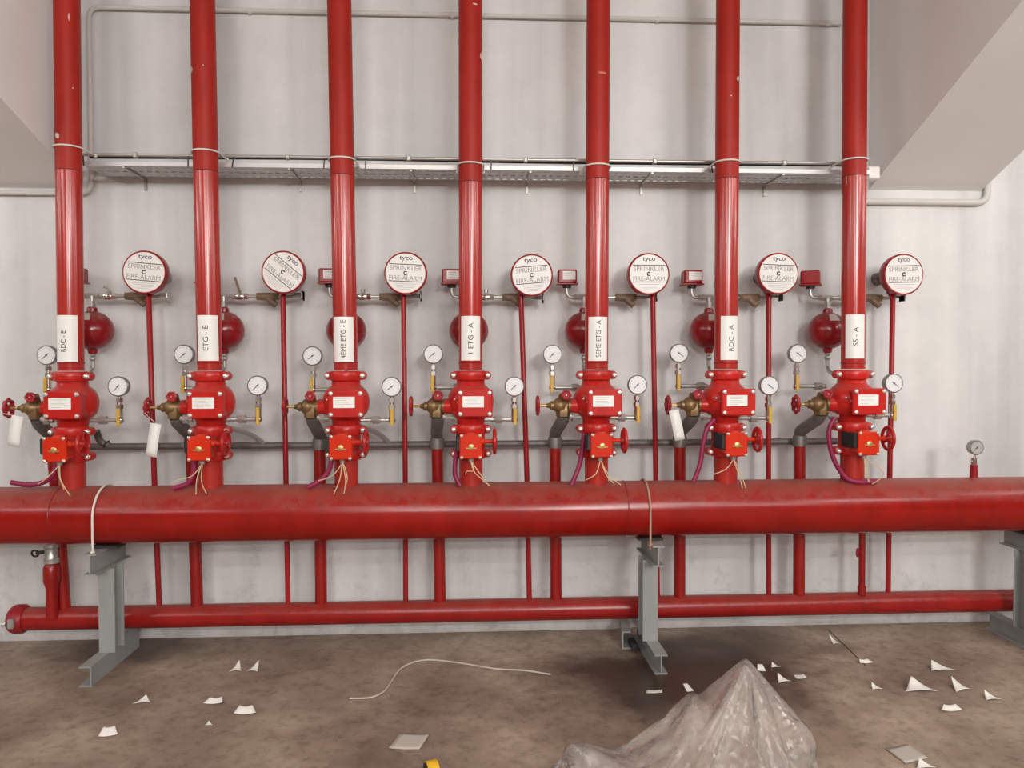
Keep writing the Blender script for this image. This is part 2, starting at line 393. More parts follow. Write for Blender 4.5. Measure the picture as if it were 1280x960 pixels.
# --- collector pipe near the floor
lo = (0, LY, LZ)
lw = thing('collector_pipe', 'long red drain collector pipe lying just above the floor', 'pipe', lo)
xl = at(22, 774, LY).x
MB().cyl((xl, LY, LZ), (3.4, LY, LZ), LR, None, 48).build('pipe', RED_PIPE, lw, lo)
MB().lathe([(0.055, -0.03), (0.066, -0.02), (0.072, -0.005), (0.072, 0.03), (0.062, 0.045)], (xl, LY, LZ), (1, 0, 0), 40).build('end_cap', RED_KNOB, lw, lo)
MB().box((xl+0.012, LY-0.078, LZ), (0.03, 0.022, 0.05), None, 0.006).hexa((xl-0.03, LY-0.078, LZ), (xl-0.01, LY-0.078, LZ), 0.012).build('clamp_bolt', STEEL, lw, lo)

# ------------------------------------------------------------------ text helpers
def text_polys(body, size, bold=0.0):
    cu = bpy.data.curves.new('txt', 'FONT'); cu.body = body; cu.size = size; cu.align_x = 'CENTER'; cu.align_y = 'CENTER'
    cu.resolution_u = 3; cu.offset = size*bold
    o = bpy.data.objects.new('txt', cu); COL.objects.link(o)
    bpy.context.view_layer.update()
    ev = o.evaluated_get(bpy.context.evaluated_depsgraph_get()); me = ev.to_mesh()
    vs = [v.co.copy() for v in me.vertices]; fs = [tuple(p.vertices) for p in me.polygons]
    ev.to_mesh_clear(); bpy.data.objects.remove(o); bpy.data.curves.remove(cu)
    import bmesh
    bm = bmesh.new(); bv = [bm.verts.new(v) for v in vs]
    for f in fs:
        try: bm.faces.new([bv[k] for k in f])
        except ValueError: pass
    lo_, hi_ = min(v.y for v in vs), max(v.y for v in vs)
    for k in range(1, 8):
        bmesh.ops.bisect_plane(bm, geom=bm.verts[:]+bm.edges[:]+bm.faces[:], plane_co=(0, lo_+(hi_-lo_)*k/8, 0), plane_no=(0, 1, 0))
    bm.verts.index_update(); vs = [v.co.copy() for v in bm.verts]; fs = [tuple(v.index for v in f.verts) for f in bm.faces]; bm.free()
    if vs:
        cx = (max(v.x for v in vs)+min(v.x for v in vs))/2; cy = (max(v.y for v in vs)+min(v.y for v in vs))/2
        vs = [Vector((v.x-cx, v.y-cy, 0)) for v in vs]
    return vs, fs

# ------------------------------------------------------------------ risers with stickers
LABPX = [(69.5, 97, 394, 452.5), (247.8, 273, 394, 451), (418.5, 442, 396, 452.5), (576.8, 599.7, 395, 450.5), (735.7, 758.4, 396, 451), (901, 922.5, 395, 450), (1057, 1080, 393, 448)]
UBY = [181, 186.5, 196, 202.5, 204.5, 199.5, 197]
GRV = [211, 212, 217, 226, 222, 221.5, 218]
TXT_LEN = [0.098, 0.118, 0.182, 0.146, 0.18, 0.128, 0.092]
RR = 0.0572
for i in range(7):
    base = Vector((RX[i], YR, 1.425))
    t = thing('riser_pipe', f'tall red pipe with a white sticker, the {REF[i]}', 'pipe', base, 'seven red riser pipes')
    topx = at(RTOP[i], 0, YR); zg = at(RLOW[i], GRV[i], YR-0.05).z
    def ctr(z): return Vector((RX[i] + (topx.x-RX[i])*(z-1.5)/(topx.z-1.5), YR, z))
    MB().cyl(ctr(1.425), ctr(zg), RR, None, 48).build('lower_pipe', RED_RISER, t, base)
    MB().cyl(ctr(zg), ctr(3.69), RR, None, 48).build('upper_pipe', RED_RISER_UP_SHADED, t, base)
    MB().torus(ctr(zg), (0, 0, 1), RR-0.0008, 0.0022, 48, 8).build('joint_line', DARKLINE, t, base)
    zl = at(RLOW[i], 453.5, YR-0.05).z
    MB().torus(ctr(zl), (0, 0, 1), RR-0.0005, 0.0035, 48, 8).build('groove_ring', RED_KNOB, t, base)
    # sticker wrapped round the pipe
    x0, x1, y0, y1 = LABPX[i]; za = at(RLOW[i], y0, YR-0.05).z; zb = at(RLOW[i], y1, YR-0.05).z
    vd = (CAM - Vector((RX[i], YR, CAM.z))); phi = math.atan2(vd.x, -vd.y)       # direction to the camera about z
    dist = math.hypot(vd.x, vd.y); c0 = (CAM.x + (Vector((RX[i], YR, 0))-CAM).x)
    def ang(px):   # angle about the pipe axis (0 = straight out from the wall) whose silhouette offset matches px
        off = (at(px, 420, YR).x - at(RLOW[i], 420, YR).x)*math.cos(phi)
        return phi + math.asin(max(-0.97, min(0.97, off/RR)))
    a0, a1 = ang(x0), ang(x1); n = 16; R2 = RR+0.0012
    vs = []; fs = []
    for k in range(n+1):
        a = a0+(a1-a0)*k/n
        for z in (zb, za):
            c = ctr(z)
            for r in (R2, RR-0.002): vs.append(c + Vector((math.sin(a)*r, -math.cos(a)*r, 0)))
    for k in range(n):
        b = 4*k; e = b+4
        fs += [(b, e, e+2, b+2), (b+1, b+3, e+3, e+1), (b+2, e+2, e+3, b+3), (b, b+1, e+1, e)]
    fs += [(0, 2, 3, 1), (4*n, 4*n+1, 4*n+3, 4*n+2)]
    st = MB().add(vs, fs).build('sticker', WHITE, t, base); st['label'] = f'white sticker reading {NAMES[i]}'
    tv, tf = text_polys(NAMES[i], 0.05); L = max(v.x for v in tv)-min(v.x for v in tv); hgt = max(v.y for v in tv)-min(v.y for v in tv)
    sc = TXT_LEN[i]/L; am = a0+(a1-a0)*(0.42 if i < 2 else 0.5); zm = (za+zb)/2 + (0.0 if i not in (0,) else -0.012)
    sy = 0.024/hgt
    out = []
    for v in tv:
        z = zm + v.x*sc; a = am - v.y*sy/R2; c = ctr(z); out.append(c + Vector((math.sin(a)*(R2+0.0008), -math.cos(a)*(R2+0.0008), 0)))
    MB().add(out, tf).build('lettering', INK, st, base)
    # U-bolt holding the riser to the tray
    zu = at(RLOW[i], UBY[i], YR-0.06).z; c = ctr(zu); pts = []
    pts.append(c + Vector((-RR-0.006, 0.13, 0.0)))
    for k in range(0, 13):
        a = PI + PI*k/12; pts.append(c + Vector(((RR+0.006)*math.cos(a), (RR+0.006)*math.sin(a), 0)))
    pts.append(c + Vector((RR+0.006, 0.13, 0)))
    ub = MB().tube(pts, 0.0042, 8); ub.hexa(pts[0]+Vector((0, -0.01, 0)), pts[0], 0.009); ub.hexa(pts[-1]+Vector((0, -0.01, 0)), pts[-1], 0.009)
    tag(ub.build('pipe_u_bolt', CABLEW, None, c), f'thin pale U-bolt around {REF[i]}', 'pipe clamp', 'U-bolts round the risers')

CHIPS = {0: [(86, 22, 2, 12), (71.5, 170, 5, 9), (91, 110, 2, 2)], 1: [(239.5, 87, 2.5, 10), (254, 83, 2, 2)], 3: [(601, 69, 2.5, 9), (594, 6.5, 7, 2)], 4: [(753, 92.5, 12, 3.5)], 5: [(922.3, 99, 3, 8), (914, 121, 2, 2)], 6: [(1058, 224, 1.2, 13), (1053, 243, 1.5, 9)]}
CHIP = mat('paint_chip', (0.62, 0.52, 0.46), 0.7); CHIP2 = mat('faint_scrape', (0.50, 0.17, 0.12), 0.6)
for i, lst in CHIPS.items():
    r = [o for o in bpy.data.objects if o.name.startswith('riser_pipe') and abs(o.location.x-RX[i]) < 1e-4][0]
    topx = at(RTOP[i], 0, YR)
    for px, py, wd, hg in lst:
        z = at(px, py, YR-0.04).z; cx = RX[i] + (topx.x-RX[i])*(z-1.5)/(topx.z-1.5)
        phi = math.atan2(CAM.x-cx, YR-CAM.y); off = (at(px, py, YR).x-cx)*math.cos(phi)
        a = phi + math.asin(max(-0.93, min(0.93, off/RR))); da = wd*0.0039/2/RR/max(0.35, math.cos(a-phi)); dz = hg*0.0039/2
        ring = []
        for k in range(9):
            t_ = 2*PI*k/9; rr_ = random.uniform(0.6, 1.05); aa = a+da*rr_*math.cos(t_); zz = z+dz*rr_*math.sin(t_)
            ring.append(Vector((cx+math.sin(aa)*(RR+0.0008), YR-math.cos(aa)*(RR+0.0008), zz)))
        mid = Vector((cx+math.sin(a)*(RR+0.0011), YR-math.cos(a)*(RR+0.0011), z))
        MB().add(ring+[mid], [(k, (k+1) % 9, 9) for k in range(9)]).build('paint_chip', CHIP2 if i == 4 else CHIP, r, r.location)

# ------------------------------------------------------------------ alarm check valve (template)
def coupling(z, parent, org, h=0.046):
    m = MB().lathe([(0.060, z-h/2), (0.070, z-h/2), (0.074, z-h/2+0.008), (0.074, z+h/2-0.008), (0.070, z+h/2), (0.060, z+h/2)], (0, 0, 0), (0, 0, 1), 40)
    for s in (-1, 1): m.lathe([(0.006, -0.026), (0.018, -0.022), (0.021, -0.006), (0.021, 0.02), (0.015, 0.024)], (s*0.080, 0, z), (0, 1, 0), 18)
    c = m.build('coupling', RED_CAST, parent, org)
    for s in (-1, 1):
        MB().lathe([(0.0125, 0), (0.0125, 0.008), (0.009, 0.012), (0.009, 0.017), (0.004, 0.019)], (s*0.083, -0.024, z), (0, -1, 0), 12).build('bolt', BOLT, c, org)
    return c
def make_check_valve():
    og = (0, 0, 1.14); t = thing('alarm_check_valve', '', 'valve', og)
    MB().lathe([(0.058, 1.150), (0.066, 1.160), (0.068, 1.185), (0.080, 1.198), (0.100, 1.218), (0.110, 1.245), (0.113, 1.275), (0.108, 1.305), (0.096, 1.328), (0.078, 1.345), (0.070, 1.352), (0.068, 1.372), (0.060, 1.385)], (0, 0.012, 0), (0, 0, 1), 48).build('body', RED_CAST, t, og, 50)
    MB().box((0.018, -0.065, 1.266), (0.148, 0.11, 0.118), None, 0.012).build('cover_neck', RED_CAST, t, og)
    MB().lathe([(0.040, 0.085), (0.036, 0.122), (0.036, 0.13)], (0, 0, 1.249), (-1, 0, 0), 28).build('side_port', RED_CAST, t, og)
    pc = (0.020, -0.122, 1.267)
    pl = MB().box(pc, (0.166, 0.016, 0.130), None, 0.006).build('cover_plate', RED_CAST, t, og)
    for sx in (-1, 1):
        for sz in (-1, 1):
            MB().lathe([(0.0105, 0), (0.0105, 0.006), (0.007, 0.010), (0.002, 0.011)], (pc[0]+sx*0.069, pc[1]-0.008, pc[2]+sz*0.050), (0, -1, 0), 14).build('bolt', BOLT, pl, og)
    lb = MB().box((pc[0]-0.008, pc[1]-0.0085, pc[2]+0.008), (0.100, 0.0015, 0.052)).build('name_plate', WHITE, pl, og)
    for k in range(5):
        wd = (0.07, 0.05, 0.06, 0.072, 0.04)[k]
        lb2 = MB().box((pc[0]-0.008-(0.076-wd)/2, pc[1]-0.0096, pc[2]+0.026-k*0.009), (wd, 0.0006, 0.0012))
        lb2.build('print_line', INK_G, pl, og)
    coupling(1.398, t, og); coupling(1.136, t, og, 0.05)
    MB().lathe([(0.005, 0), (0.005, 0.004)], (-0.06, -0.1, 1.27), (0, -1, 0), 12).sphere((-0.075, -0.082, 1.285), 0.006, 10, 6).build('plug', BOLT, t, og)
    return t
CV = make_check_valve()
# ------------------------------------------------------------------ butterfly valve (template)
def make_butterfly():
    og = (0, 0, 0.985); t = thing('butterfly_valve', '', 'valve', og)
    MB().lathe([(0.058, 1.035), (0.069, 1.042), (0.069, 1.108), (0.058, 1.114)], (0, 0, 0), (0, 0, 1), 40).build('body', RED_CAST, t, og)
    coupling(1.018, t, og)
    g = (0.0, -0.108, 1.067)
    gb = MB().box(g, (0.100, 0.094, 0.106), None, 0.008).box((0, -0.156, 1.067), (0.106, 0.012, 0.114), None, 0.005).lathe([(0.030, 0), (0.026, 0.012)], (0, -0.11, 1.118), (0, 0, 1), 20).build('gearbox', RED_GEAR, t, og)
    for sx in (-1, 1):
        for sz in (-1, 1):
            MB().lathe([(0.0075, 0), (0.0075, 0.004), (0.003, 0.007)], (sx*0.043, -0.162, 1.067+sz*0.051), (0, -1, 0), 10).build('screw', BOLT, gb, og)
    MB().lathe([(0.013, 0), (0.013, 0.006), (0.008, 0.008)], (0.001, -0.162, 1.066), (0, -1, 0), 16).box((0.001, -0.166, 1.060), (0.052, 0.006, 0.006), None, 0.0015).build('position_indicator', BRASS, gb, og)
    MB().box((-0.0595, -0.086, 1.080), (0.021, 0.130, 0.074), None, 0.004).build('switch_cover', BLACK, t, og)
    hw = (0.112, -0.128, 1.088)
    MB().cyl((0.045, hw[1], hw[2]), (0.112, hw[1], hw[2]), 0.010).lathe([(0.018, 0), (0.014, 0.016)], (0.05, hw[1], hw[2]), (1, 0, 0), 18).build('wheel_shaft', RED_GEAR, t, og)
    m = MB().torus(hw, (1, 0, 0), 0.054, 0.0085, 40, 12).lathe([(0.016, -0.012), (0.019, 0), (0.016, 0.012)], hw, (1, 0, 0), 18)
    for k in range(3):
        a = PI/2 + k*2*PI/3; d = Vector((0, math.cos(a), math.sin(a))); m.cyl(Vector(hw)+d*0.012, Vector(hw)+d*0.05, 0.008, 0.0065, 10)
    m.build('handwheel', RED_WHEEL, t, og)
    MB().cyl((0, -0.115, 1.012), (0, -0.115, 0.990), 0.013, 0.011, 14).build('cable_gland', DULLSTEEL, t, og)
    return t
BV = make_butterfly()
# ------------------------------------------------------------------ bronze angle valve (template)
def make_angle():
    og = (0, 0, 1.19); t = thing('angle_valve', '', 'valve', og); z = 1.249; O = (-0.125, 0, z)
    MB().lathe([(0.030, 0), (0.033, 0.003), (0.033, 0.016), (0.026, 0.019), (0.027, 0.028), (0.037, 0.042), (0.041, 0.055), (0.038, 0.07), (0.028, 0.082), (0.022, 0.086), (0.022, 0.10), (0.014, 0.106), (0.010, 0.122)], O, (-1, 0, 0), 26).lathe([(0.034, 0), (0.036, 0.018), (0.036, 0.03), (0.030, 0.06)], (-0.165, 0, 1.196), (0, 0, 1), 6).hexa((-0.165, 0, 1.28), (-0.165, -0.012, 1.298), 0.024).build('body', BRONZE, t, og, 40)
    MB().cyl((-0.24, 0, z), (-0.292, 0, z), 0.0065).build('stem', BRASS, t, og)
    m = MB().torus((-0.290, 0, z), (1, 0, 0), 0.038, 0.0085, 48, 10, 0.09, 8).lathe([(0.013, -0.01), (0.013, 0.01)], (-0.290, 0, z), (1, 0, 0), 14)
    for k in range(4):
        a = PI/4 + k*PI/2; d = Vector((0, math.cos(a), math.sin(a))); m.cyl(Vector((-0.290, 0, z))+d*0.01, Vector((-0.290, 0, z))+d*0.036, 0.006, 0.006, 8)
    m.build('handwheel', RED_KNOB, t, og)
    MB().cyl((-0.157, -0.02, 1.302), (-0.157, -0.062, 1.302), 0.008).hexa((-0.157, -0.005, 1.302), (-0.157, -0.035, 1.302), 0.015).build('test_stem', BRONZE_DK, t, og)
    m = MB().torus((-0.157, -0.062, 1.302), (0, 1, 0), 0.019, 0.006, 30, 8, 0.08, 6).lathe([(0.017, -0.003), (0.017, 0.003)], (-0.157, -0.062, 1.302), (0, 1, 0), 20)
    kn = m.build('test_knob', RED_KNOB, t, og)
    MB().lathe([(0.005, 0), (0.003, 0.004)], (-0.157, -0.066, 1.302), (0, -1, 0), 10).build('screw', BOLT, kn, og)
    MB().tube([(-0.08, -0.01, 1.19), (-0.115, -0.012, 1.19), (-0.135, -0.012, 1.20)], 0.012, 10).hexa((-0.098, -0.01, 1.19), (-0.122, -0.012, 1.19), 0.02).build('bypass_nipple', DULLSTEEL, t, og)
    return t
AV = make_angle()

def place(tpl, first, loc, label, group):
    o = tpl if first else copy_tree(tpl)
    o.location = loc; o['label'] = label; o['group'] = group; return o
for i in range(7):
    n = NAMES[i]; x = RX[i]
    place(CV, i == 0, (x, YR, 1.14), f'red alarm check valve with bolted cover plate on {REF[i]}', 'red alarm check valves')
    place(BV, i == 0, (x, YR, 0.985), f'orange-red butterfly valve with handwheel below {REF[i]}', 'butterfly valves on the header')
    place(AV, i == 0, (x, YR, 1.19), f'bronze angle valve with red handwheel, left of {REF[i]}', 'bronze angle valves')

# ------------------------------------------------------------------ drain pipes
DPX = [(69, 77.5), (240.5, 245), (400, 401), (547, 549.5), (694, 694.8), (849.7, 849.5), (999.4, 998.7)]
for i in range(7):
    a = at(DPX[i][0], 590, YD); b = at(DPX[i][1], 715, YD); base = Vector((b.x, YD, LZ))
    t = thing('drain_pipe', f'red drain pipe behind the header left of {REF[i]}', 'pipe', base, 'red drain pipes behind the header')
    dx = (b.x-a.x)/(b.z-a.z); cx = lambda z: Vector((b.x+dx*(z-b.z), YD, z))
    MB().cyl(cx(LZ+0.03), cx(1.03), 0.0301, None, 28).build('pipe', RED_PIPE, t, base)
    MB().lathe([(0.036, 0), (0.036, 0.05), (0.033, 0.055)], cx(1.02), (0, 0, 1), 24).build('sleeve', GALVPIPE, t, base)
    vtop = Vector((RX[i]-0.162, YR+0.005, 1.20))
    MB().tube([cx(1.06), cx(1.085), cx(1.10)+Vector((0, -0.012, 0)), vtop.lerp(cx(1.10), 0.1)+Vector((0, 0.0, -0.015)), vtop], 0.031, 22).build('elbow', GALVPIPE, t, base)
# dark horizontal test line
zt = at(640, 554.5, -0.125).z; xa = at(146, 549, -0.125).x; xb = at(1052, 551, -0.125).x; org = Vector((xa, -0.125, zt))
m = MB().tube([(xa-0.085, -0.16, zt+0.085), (xa-0.075, -0.14, zt+0.03), (xa-0.03, -0.125, zt+0.003), (xa+0.03, -0.125, zt), (xb, -0.125, zt)], 0.0175, 16, 6)
tl_ = thing('test_line_pipe', 'dark grey horizontal pipe running along the wall behind all valve sets', 'pipe', org)
m.build('pipe', GALVPIPE, tl_, org)
for px in (128, 132): 
    q = at(px, 541, -0.13); MB().torus((xa-0.05, -0.13, zt+0.012), (0.8, 0, -0.5), 0.0195, 0.004, 24, 6).build('tie', BLACK, tl_, org); break
for px in (300, 460, 1040):
    pass
for i in range(7):
    bx = RX[i]+0.15
    if i in (1, 2):
        MB().tube([(RX[i]+0.06, -0.36, 1.15), (bx-0.02, -0.2, 1.10), (bx+0.03, -0.125, zt+0.005)], 0.013, 12, 5).build('branch', DULLSTEEL, tl_, org)

# ------------------------------------------------------------------ gauges
def make_gauge(R=0.047, dial=DIAL):
    t = thing('pressure_gauge', '', 'gauge', (0, 0, 0))
    MB().lathe([(R-0.006, 0.030), (R, 0.026), (R, 0.002), (R+0.002, -0.002), (R-0.002, -0.006), (R-0.004, -0.006)], (0, 0, 0), (0, 1, 0), 40, False).lathe([(R-0.006, 0.0), (0.001, 0.001)], (0, 0.030, 0), (0, 1, 0), 40).build('case', BEZEL, t)
    d = MB().lathe([(R-0.0035, 0.0), (R-0.0035, 0.004)], (0, -0.005, 0), (0, 1, 0), 40).build('dial', dial, t)
    for k in range(11):
        a = math.radians(225-27*k); p = Vector((math.cos(a), 0, math.sin(a)))
        rr = Matrix.Rotation(-a, 3, 'Y')
        MB().box(p*(R*0.78)+Vector((0, -0.0055, 0)), (R*0.12, 0.0008, 0.0016), rr).build('tick', INK_G, d)
    a = math.radians(222); rr = Matrix.Rotation(-a, 3, 'Y')
    MB().box(Vector((math.cos(a)*R*0.18, -0.0066, math.sin(a)*R*0.18)), (R*0.85, 0.001, 0.003), rr).lathe([(0.0045, 0), (0.0045, 0.002)], (0, -0.006, 0), (0, -1, 0), 12).build('needle', INK_B, t)
    return t
def make_gauge_stem(side):
    # cock under a gauge, origin at the gauge centre; side -1 = pipe runs to the left
    t = thing('gauge_cock', '', 'valve', (0, 0, 0))
    return t
GAUGE_L = make_gauge()
# left cock: the pipe runs right to the body; right cock: the pipe runs left
def cock(first_z, pipe_z, side, length, lever_dx):
    t = thing('gauge_cock', '', 'valve', (0, 0, pipe_z)); og = (0, 0, pipe_z); y = 0.012
    MB().cyl((0, y, -0.044), (0, y, -0.062), 0.009).hexa((0, y, -0.056), (0, y, -0.076), 0.016).cyl((0, y, -0.07), (0, y, first_z), 0.013).hexa((0, y, -0.088), (0, y, -0.108), 0.018).build('stem', CHROME, t, og)
    MB().cyl((0, y, first_z+0.004), (0, y, pipe_z-0.012), 0.015).sphere((0, y, pipe_z), 0.019, 14, 8).build('cock_body', CHROME, t, og)
    MB().box((lever_dx, y-0.024, (first_z+pipe_z)/2-0.012), (0.017, 0.007, 0.084), None, 0.002).box((lever_dx, y-0.014, pipe_z+0.01), (0.008, 0.02, 0.008)).build('lever', YELLOW, t, og)
    x1 = side*length
    MB().tube([(0, y, pipe_z), (x1*0.7, y, pipe_z), (x1, y-0.02, pipe_z)], 0.0105, 12).build('connecting_pipe', STEEL, t, og)
    ux = x1*(0.78 if side > 0 else 0.42)
    MB().hexa((ux-0.016, y, pipe_z), (ux+0.016, y, pipe_z), 0.0225).cyl((ux-0.026, y, pipe_z), (ux+0.026, y, pipe_z), 0.013).build('union_nut', DULLSTEEL, t, og)
    return t
COCK_L = cock(-0.108, -0.170, 1, 0.150, -0.004)
COCK_R = cock(-0.108, -0.163, -1, 0.185, 0.002)
LG = [(58.5, 444), (230, 443), (390.6, 445), (541.6, 442.6), (690.6, 443), (848.8, 441.5), (997, 442)]
RG = [(147.8, 483), (321.9, 482), (489.4, 483.5), (643, 483), (796.8, 481), (961.5, 482), (1117, 479)]
NEED = [0, 0, 5, 5, -8, -100, -100, -8, -3, 5, -3, -6, -100, -100]
for i in range(7):
    for j, (lst, Y, ck, sd) in enumerate(((LG, YR+0.16, COCK_L, 'left'), (RG, YR+0.03, COCK_R, 'right'))):
        p = at(*lst[i], Y)
        first = (i == 0 and j == 0)
        g = GAUGE_L if first else copy_tree(GAUGE_L)
        hgt = 'upper' if sd == 'left' else 'lower'
        g.location = p; g['label'] = f'round white pressure gauge {"upper left" if j == 0 else "lower right"} of {REF[i]}'; g['group'] = 'round white pressure gauges'
        for ch in g.children:
            if ch.name.startswith('needle'): ch.rotation_euler = (0, math.radians(NEED[j*7+i]), 0)
        c = ck if i == 0 else copy_tree(ck)
        c.location = p + Vector((0, 0, -0.170 if j == 0 else -0.163))
        c['label'] = f'yellow lever cock under the {"upper left" if j == 0 else "lower right"} gauge of {REF[i]}'
        c['group'] = 'gauge cocks with yellow levers'
# gauge standing on the header at the far right
p = at(1220.5, 559.5, YR); GH = make_gauge(0.036, GLASS_D); GH.location = p
tag(GH, 'small dark-rimmed gauge standing alone on the right end of the header', 'gauge')
og = Vector((p.x, YR, HZ+HR)); t = thing('gauge_riser_nipple', 'short red nipple with steel cock carrying the lone right gauge', 'pipe fitting', og)
MB().cyl((p.x-0.004, YR+0.012, HZ+HR-0.01), (p.x-0.004, YR+0.012, HZ+HR+0.062), 0.0195, 0.017).build('nipple', RED_THIN, t, og)
MB().cyl((p.x-0.004, YR+0.012, HZ+HR+0.06), (p.x, YR+0.012, p.z-0.034), 0.007).hexa((p.x-0.004, YR+0.012, HZ+HR+0.062), (p.x-0.004, YR+0.012, HZ+HR+0.098), 0.015).cyl((p.x-0.024, YR+0.01, HZ+HR+0.08), (p.x, YR+0.012, HZ+HR+0.08), 0.006).build('cock', CHROME, t, og)

# ------------------------------------------------------------------ retard chambers, pressure switches, alarm lines, gongs
SPX = [115.5, 280, 433, 586, 730, 886, 1034.5]
STR = [171, 335, 488, 641, 782, 936, 1089]
GPX = [(180.4, 340.3), (354, 340.3), (507, 341.6), (664.8, 344), (811, 342.5), (972.8, 342), (1129.4, 343)]
GROT = [-5, -40, -2.5, 5, 0, -2, 1.5]
YS = -0.14; SR = 0.102
zs = at(640, 413.5, YS).z; ztee = at(640, 371.5, -0.12).z
def make_chamber():
    og = (0, 0, -0.19); t = thing('retard_chamber', '', 'retard chamber', og)
    MB().lathe([(max(0.001, SR*math.sin(PI*k/24)), -SR*math.cos(PI*k/24)*0.97) for k in range(25)], (0, 0, 0), (0, 0, 1), 40, False).lathe([(0.026, 0), (0.024, 0.022), (0.018, 0.028)], (0, 0, 0.092), (0, 0, 1), 24).lathe([(0.026, 0), (0.022, 0.022), (0.014, 0.028)], (0, 0, -0.092), (0, 0, -1), 24).build('sphere', RED_DEEP, t, og)
    MB().hexa((0, 0, 0.115), (0, 0, 0.132), 0.018).cyl((0, 0, 0.13), (0, 0, 0.176), 0.0115).hexa((0, 0, 0.136), (0, 0, 0.150), 0.016).build('top_fitting', STEEL, t, og)
    MB().hexa((0, 0, -0.112), (0, 0, -0.128), 0.017).sphere((0, 0, -0.142), 0.017, 14, 8).cyl((0, 0, -0.15), (0, 0, -0.19), 0.0105).tube([(0, 0, -0.19), (0, -0.02, -0.215), (0, -0.13, -0.245)], 0.0105, 10).build('bottom_fitting', STEEL, t, og)
    vs = []; fs = []; N = 8
    for a in range(N+1):
        for b in range(N+1):
            th = math.radians(-18+36*a/N); ph = math.radians(30+30*b/N); r = SR+0.0008
            vs.append(Vector((math.sin(th)*math.cos(ph)*r, -math.cos(th)*math.cos(ph)*r, math.sin(ph)*r*0.97)))
    for a in range(N):
        for b in range(N): fs.append((a*(N+1)+b, (a+1)*(N+1)+b, (a+1)*(N+1)+b+1, a*(N+1)+b+1))
    MB().add(vs, fs).build('sticker', PAPER_G, t, og)
    return t
RC = make_chamber()
def make_switch():
    # origin under the black base
    t = thing('pressure_switch', '', 'pressure switch', (0, 0, 0))
    bx = MB().box((0, 0, 0.058), (0.098, 0.078, 0.072), None, 0.006).box((0, 0, 0.019), (0.112, 0.088, 0.008), None, 0.002).build('housing', RED_THIN, t)
    lb = MB().box((0.008, -0.0395, 0.062), (0.066, 0.0012, 0.044)).build('label_plate', WHITE_PL, bx)
    for k in range(3): MB().box((0.002-0.004*k, -0.0404, 0.074-0.012*k), (0.04-0.008*k, 0.0006, 0.002)).build('print_line', INK_G, bx)
    MB().lathe([(0.022, 0), (0.024, 0.016)], (0, 0, 0), (0, 0, 1), 20).build('base', BLACK, t)
    MB().tube([(0, 0, 0), (0, 0, -0.028), (0.012, 0, -0.045), (0.035, 0.0, -0.048), (0.062, 0, -0.048)], 0.0095, 12, 4).hexa((0.038, 0, -0.048), (0.052, 0, -0.048), 0.016).build('elbow', STEEL, t)
    return t
SW = make_switch()
def make_gong():
    t = thing('alarm_gong', '', 'alarm bell', (0, 0, 0)); R = 0.107
    MB().lathe([(0.098, -0.001), (0.104, -0.003), (R, 0.0), (R+0.001, 0.016), (R-0.001, 0.046), (R-0.012, 0.066), (0.085, 0.074), (0.05, 0.076)], (0, 0, 0), (0, 1, 0), 56).build('bell', RED_THIN, t)
    f = MB().lathe([(0.0985, 0), (0.0985, 0.003)], (0, -0.001, 0), (0, -1, 0), 56).build('face_plate', WHITE_PL, t)
    y = -0.0048
    def txt(body, wd, ht, cz, m, nm, cx=0):
        vs, fs = text_polys(body, 0.03, 0.012 if body == 'tyco' else 0.0); L = max(v.x for v in vs)-min(v.x for v in vs); H = max(v.y for v in vs)-min(v.y for v in vs)
        MB().add([Vector((cx+v.x*wd/L, y, cz+v.y*ht/H)) for v in vs], fs).build(nm, m, f)
    txt('tyco', 0.066, 0.026, 0.072, INK_B, 'lettering')
    txt('SPRINKLER', 0.158, 0.022, 0.026, INK_G, 'lettering')
    txt('FIRE-ALARM', 0.162, 0.022, -0.024, INK_G, 'lettering')
    MB().box((0, y, 0.044), (0.166, 0.001, 0.0035)).build('rule', INK, f)
    MB().box((0, y, -0.041), (0.166, 0.001, 0.0035)).build('rule', INK, f)
    for k, wd in enumerate((0.11, 0.10, 0.085, 0.06)):
        MB().box((0, y, -0.053-0.009*k), (wd, 0.0008, 0.0012)).build('fine_print', INK_G, f)
    m = MB(); pts = [Vector((0.0085*math.cos(a), -0.006, 0.0085*math.sin(a))) for a in [math.radians(40+280*k/14) for k in range(15)]]
    m.tube(pts, 0.0026, 8).build('hammer_slot', INK, f)
    return t, f
GONG, _f = make_gong()
gm = MB()   # motor behind the bell is built per gong so that it stays upright
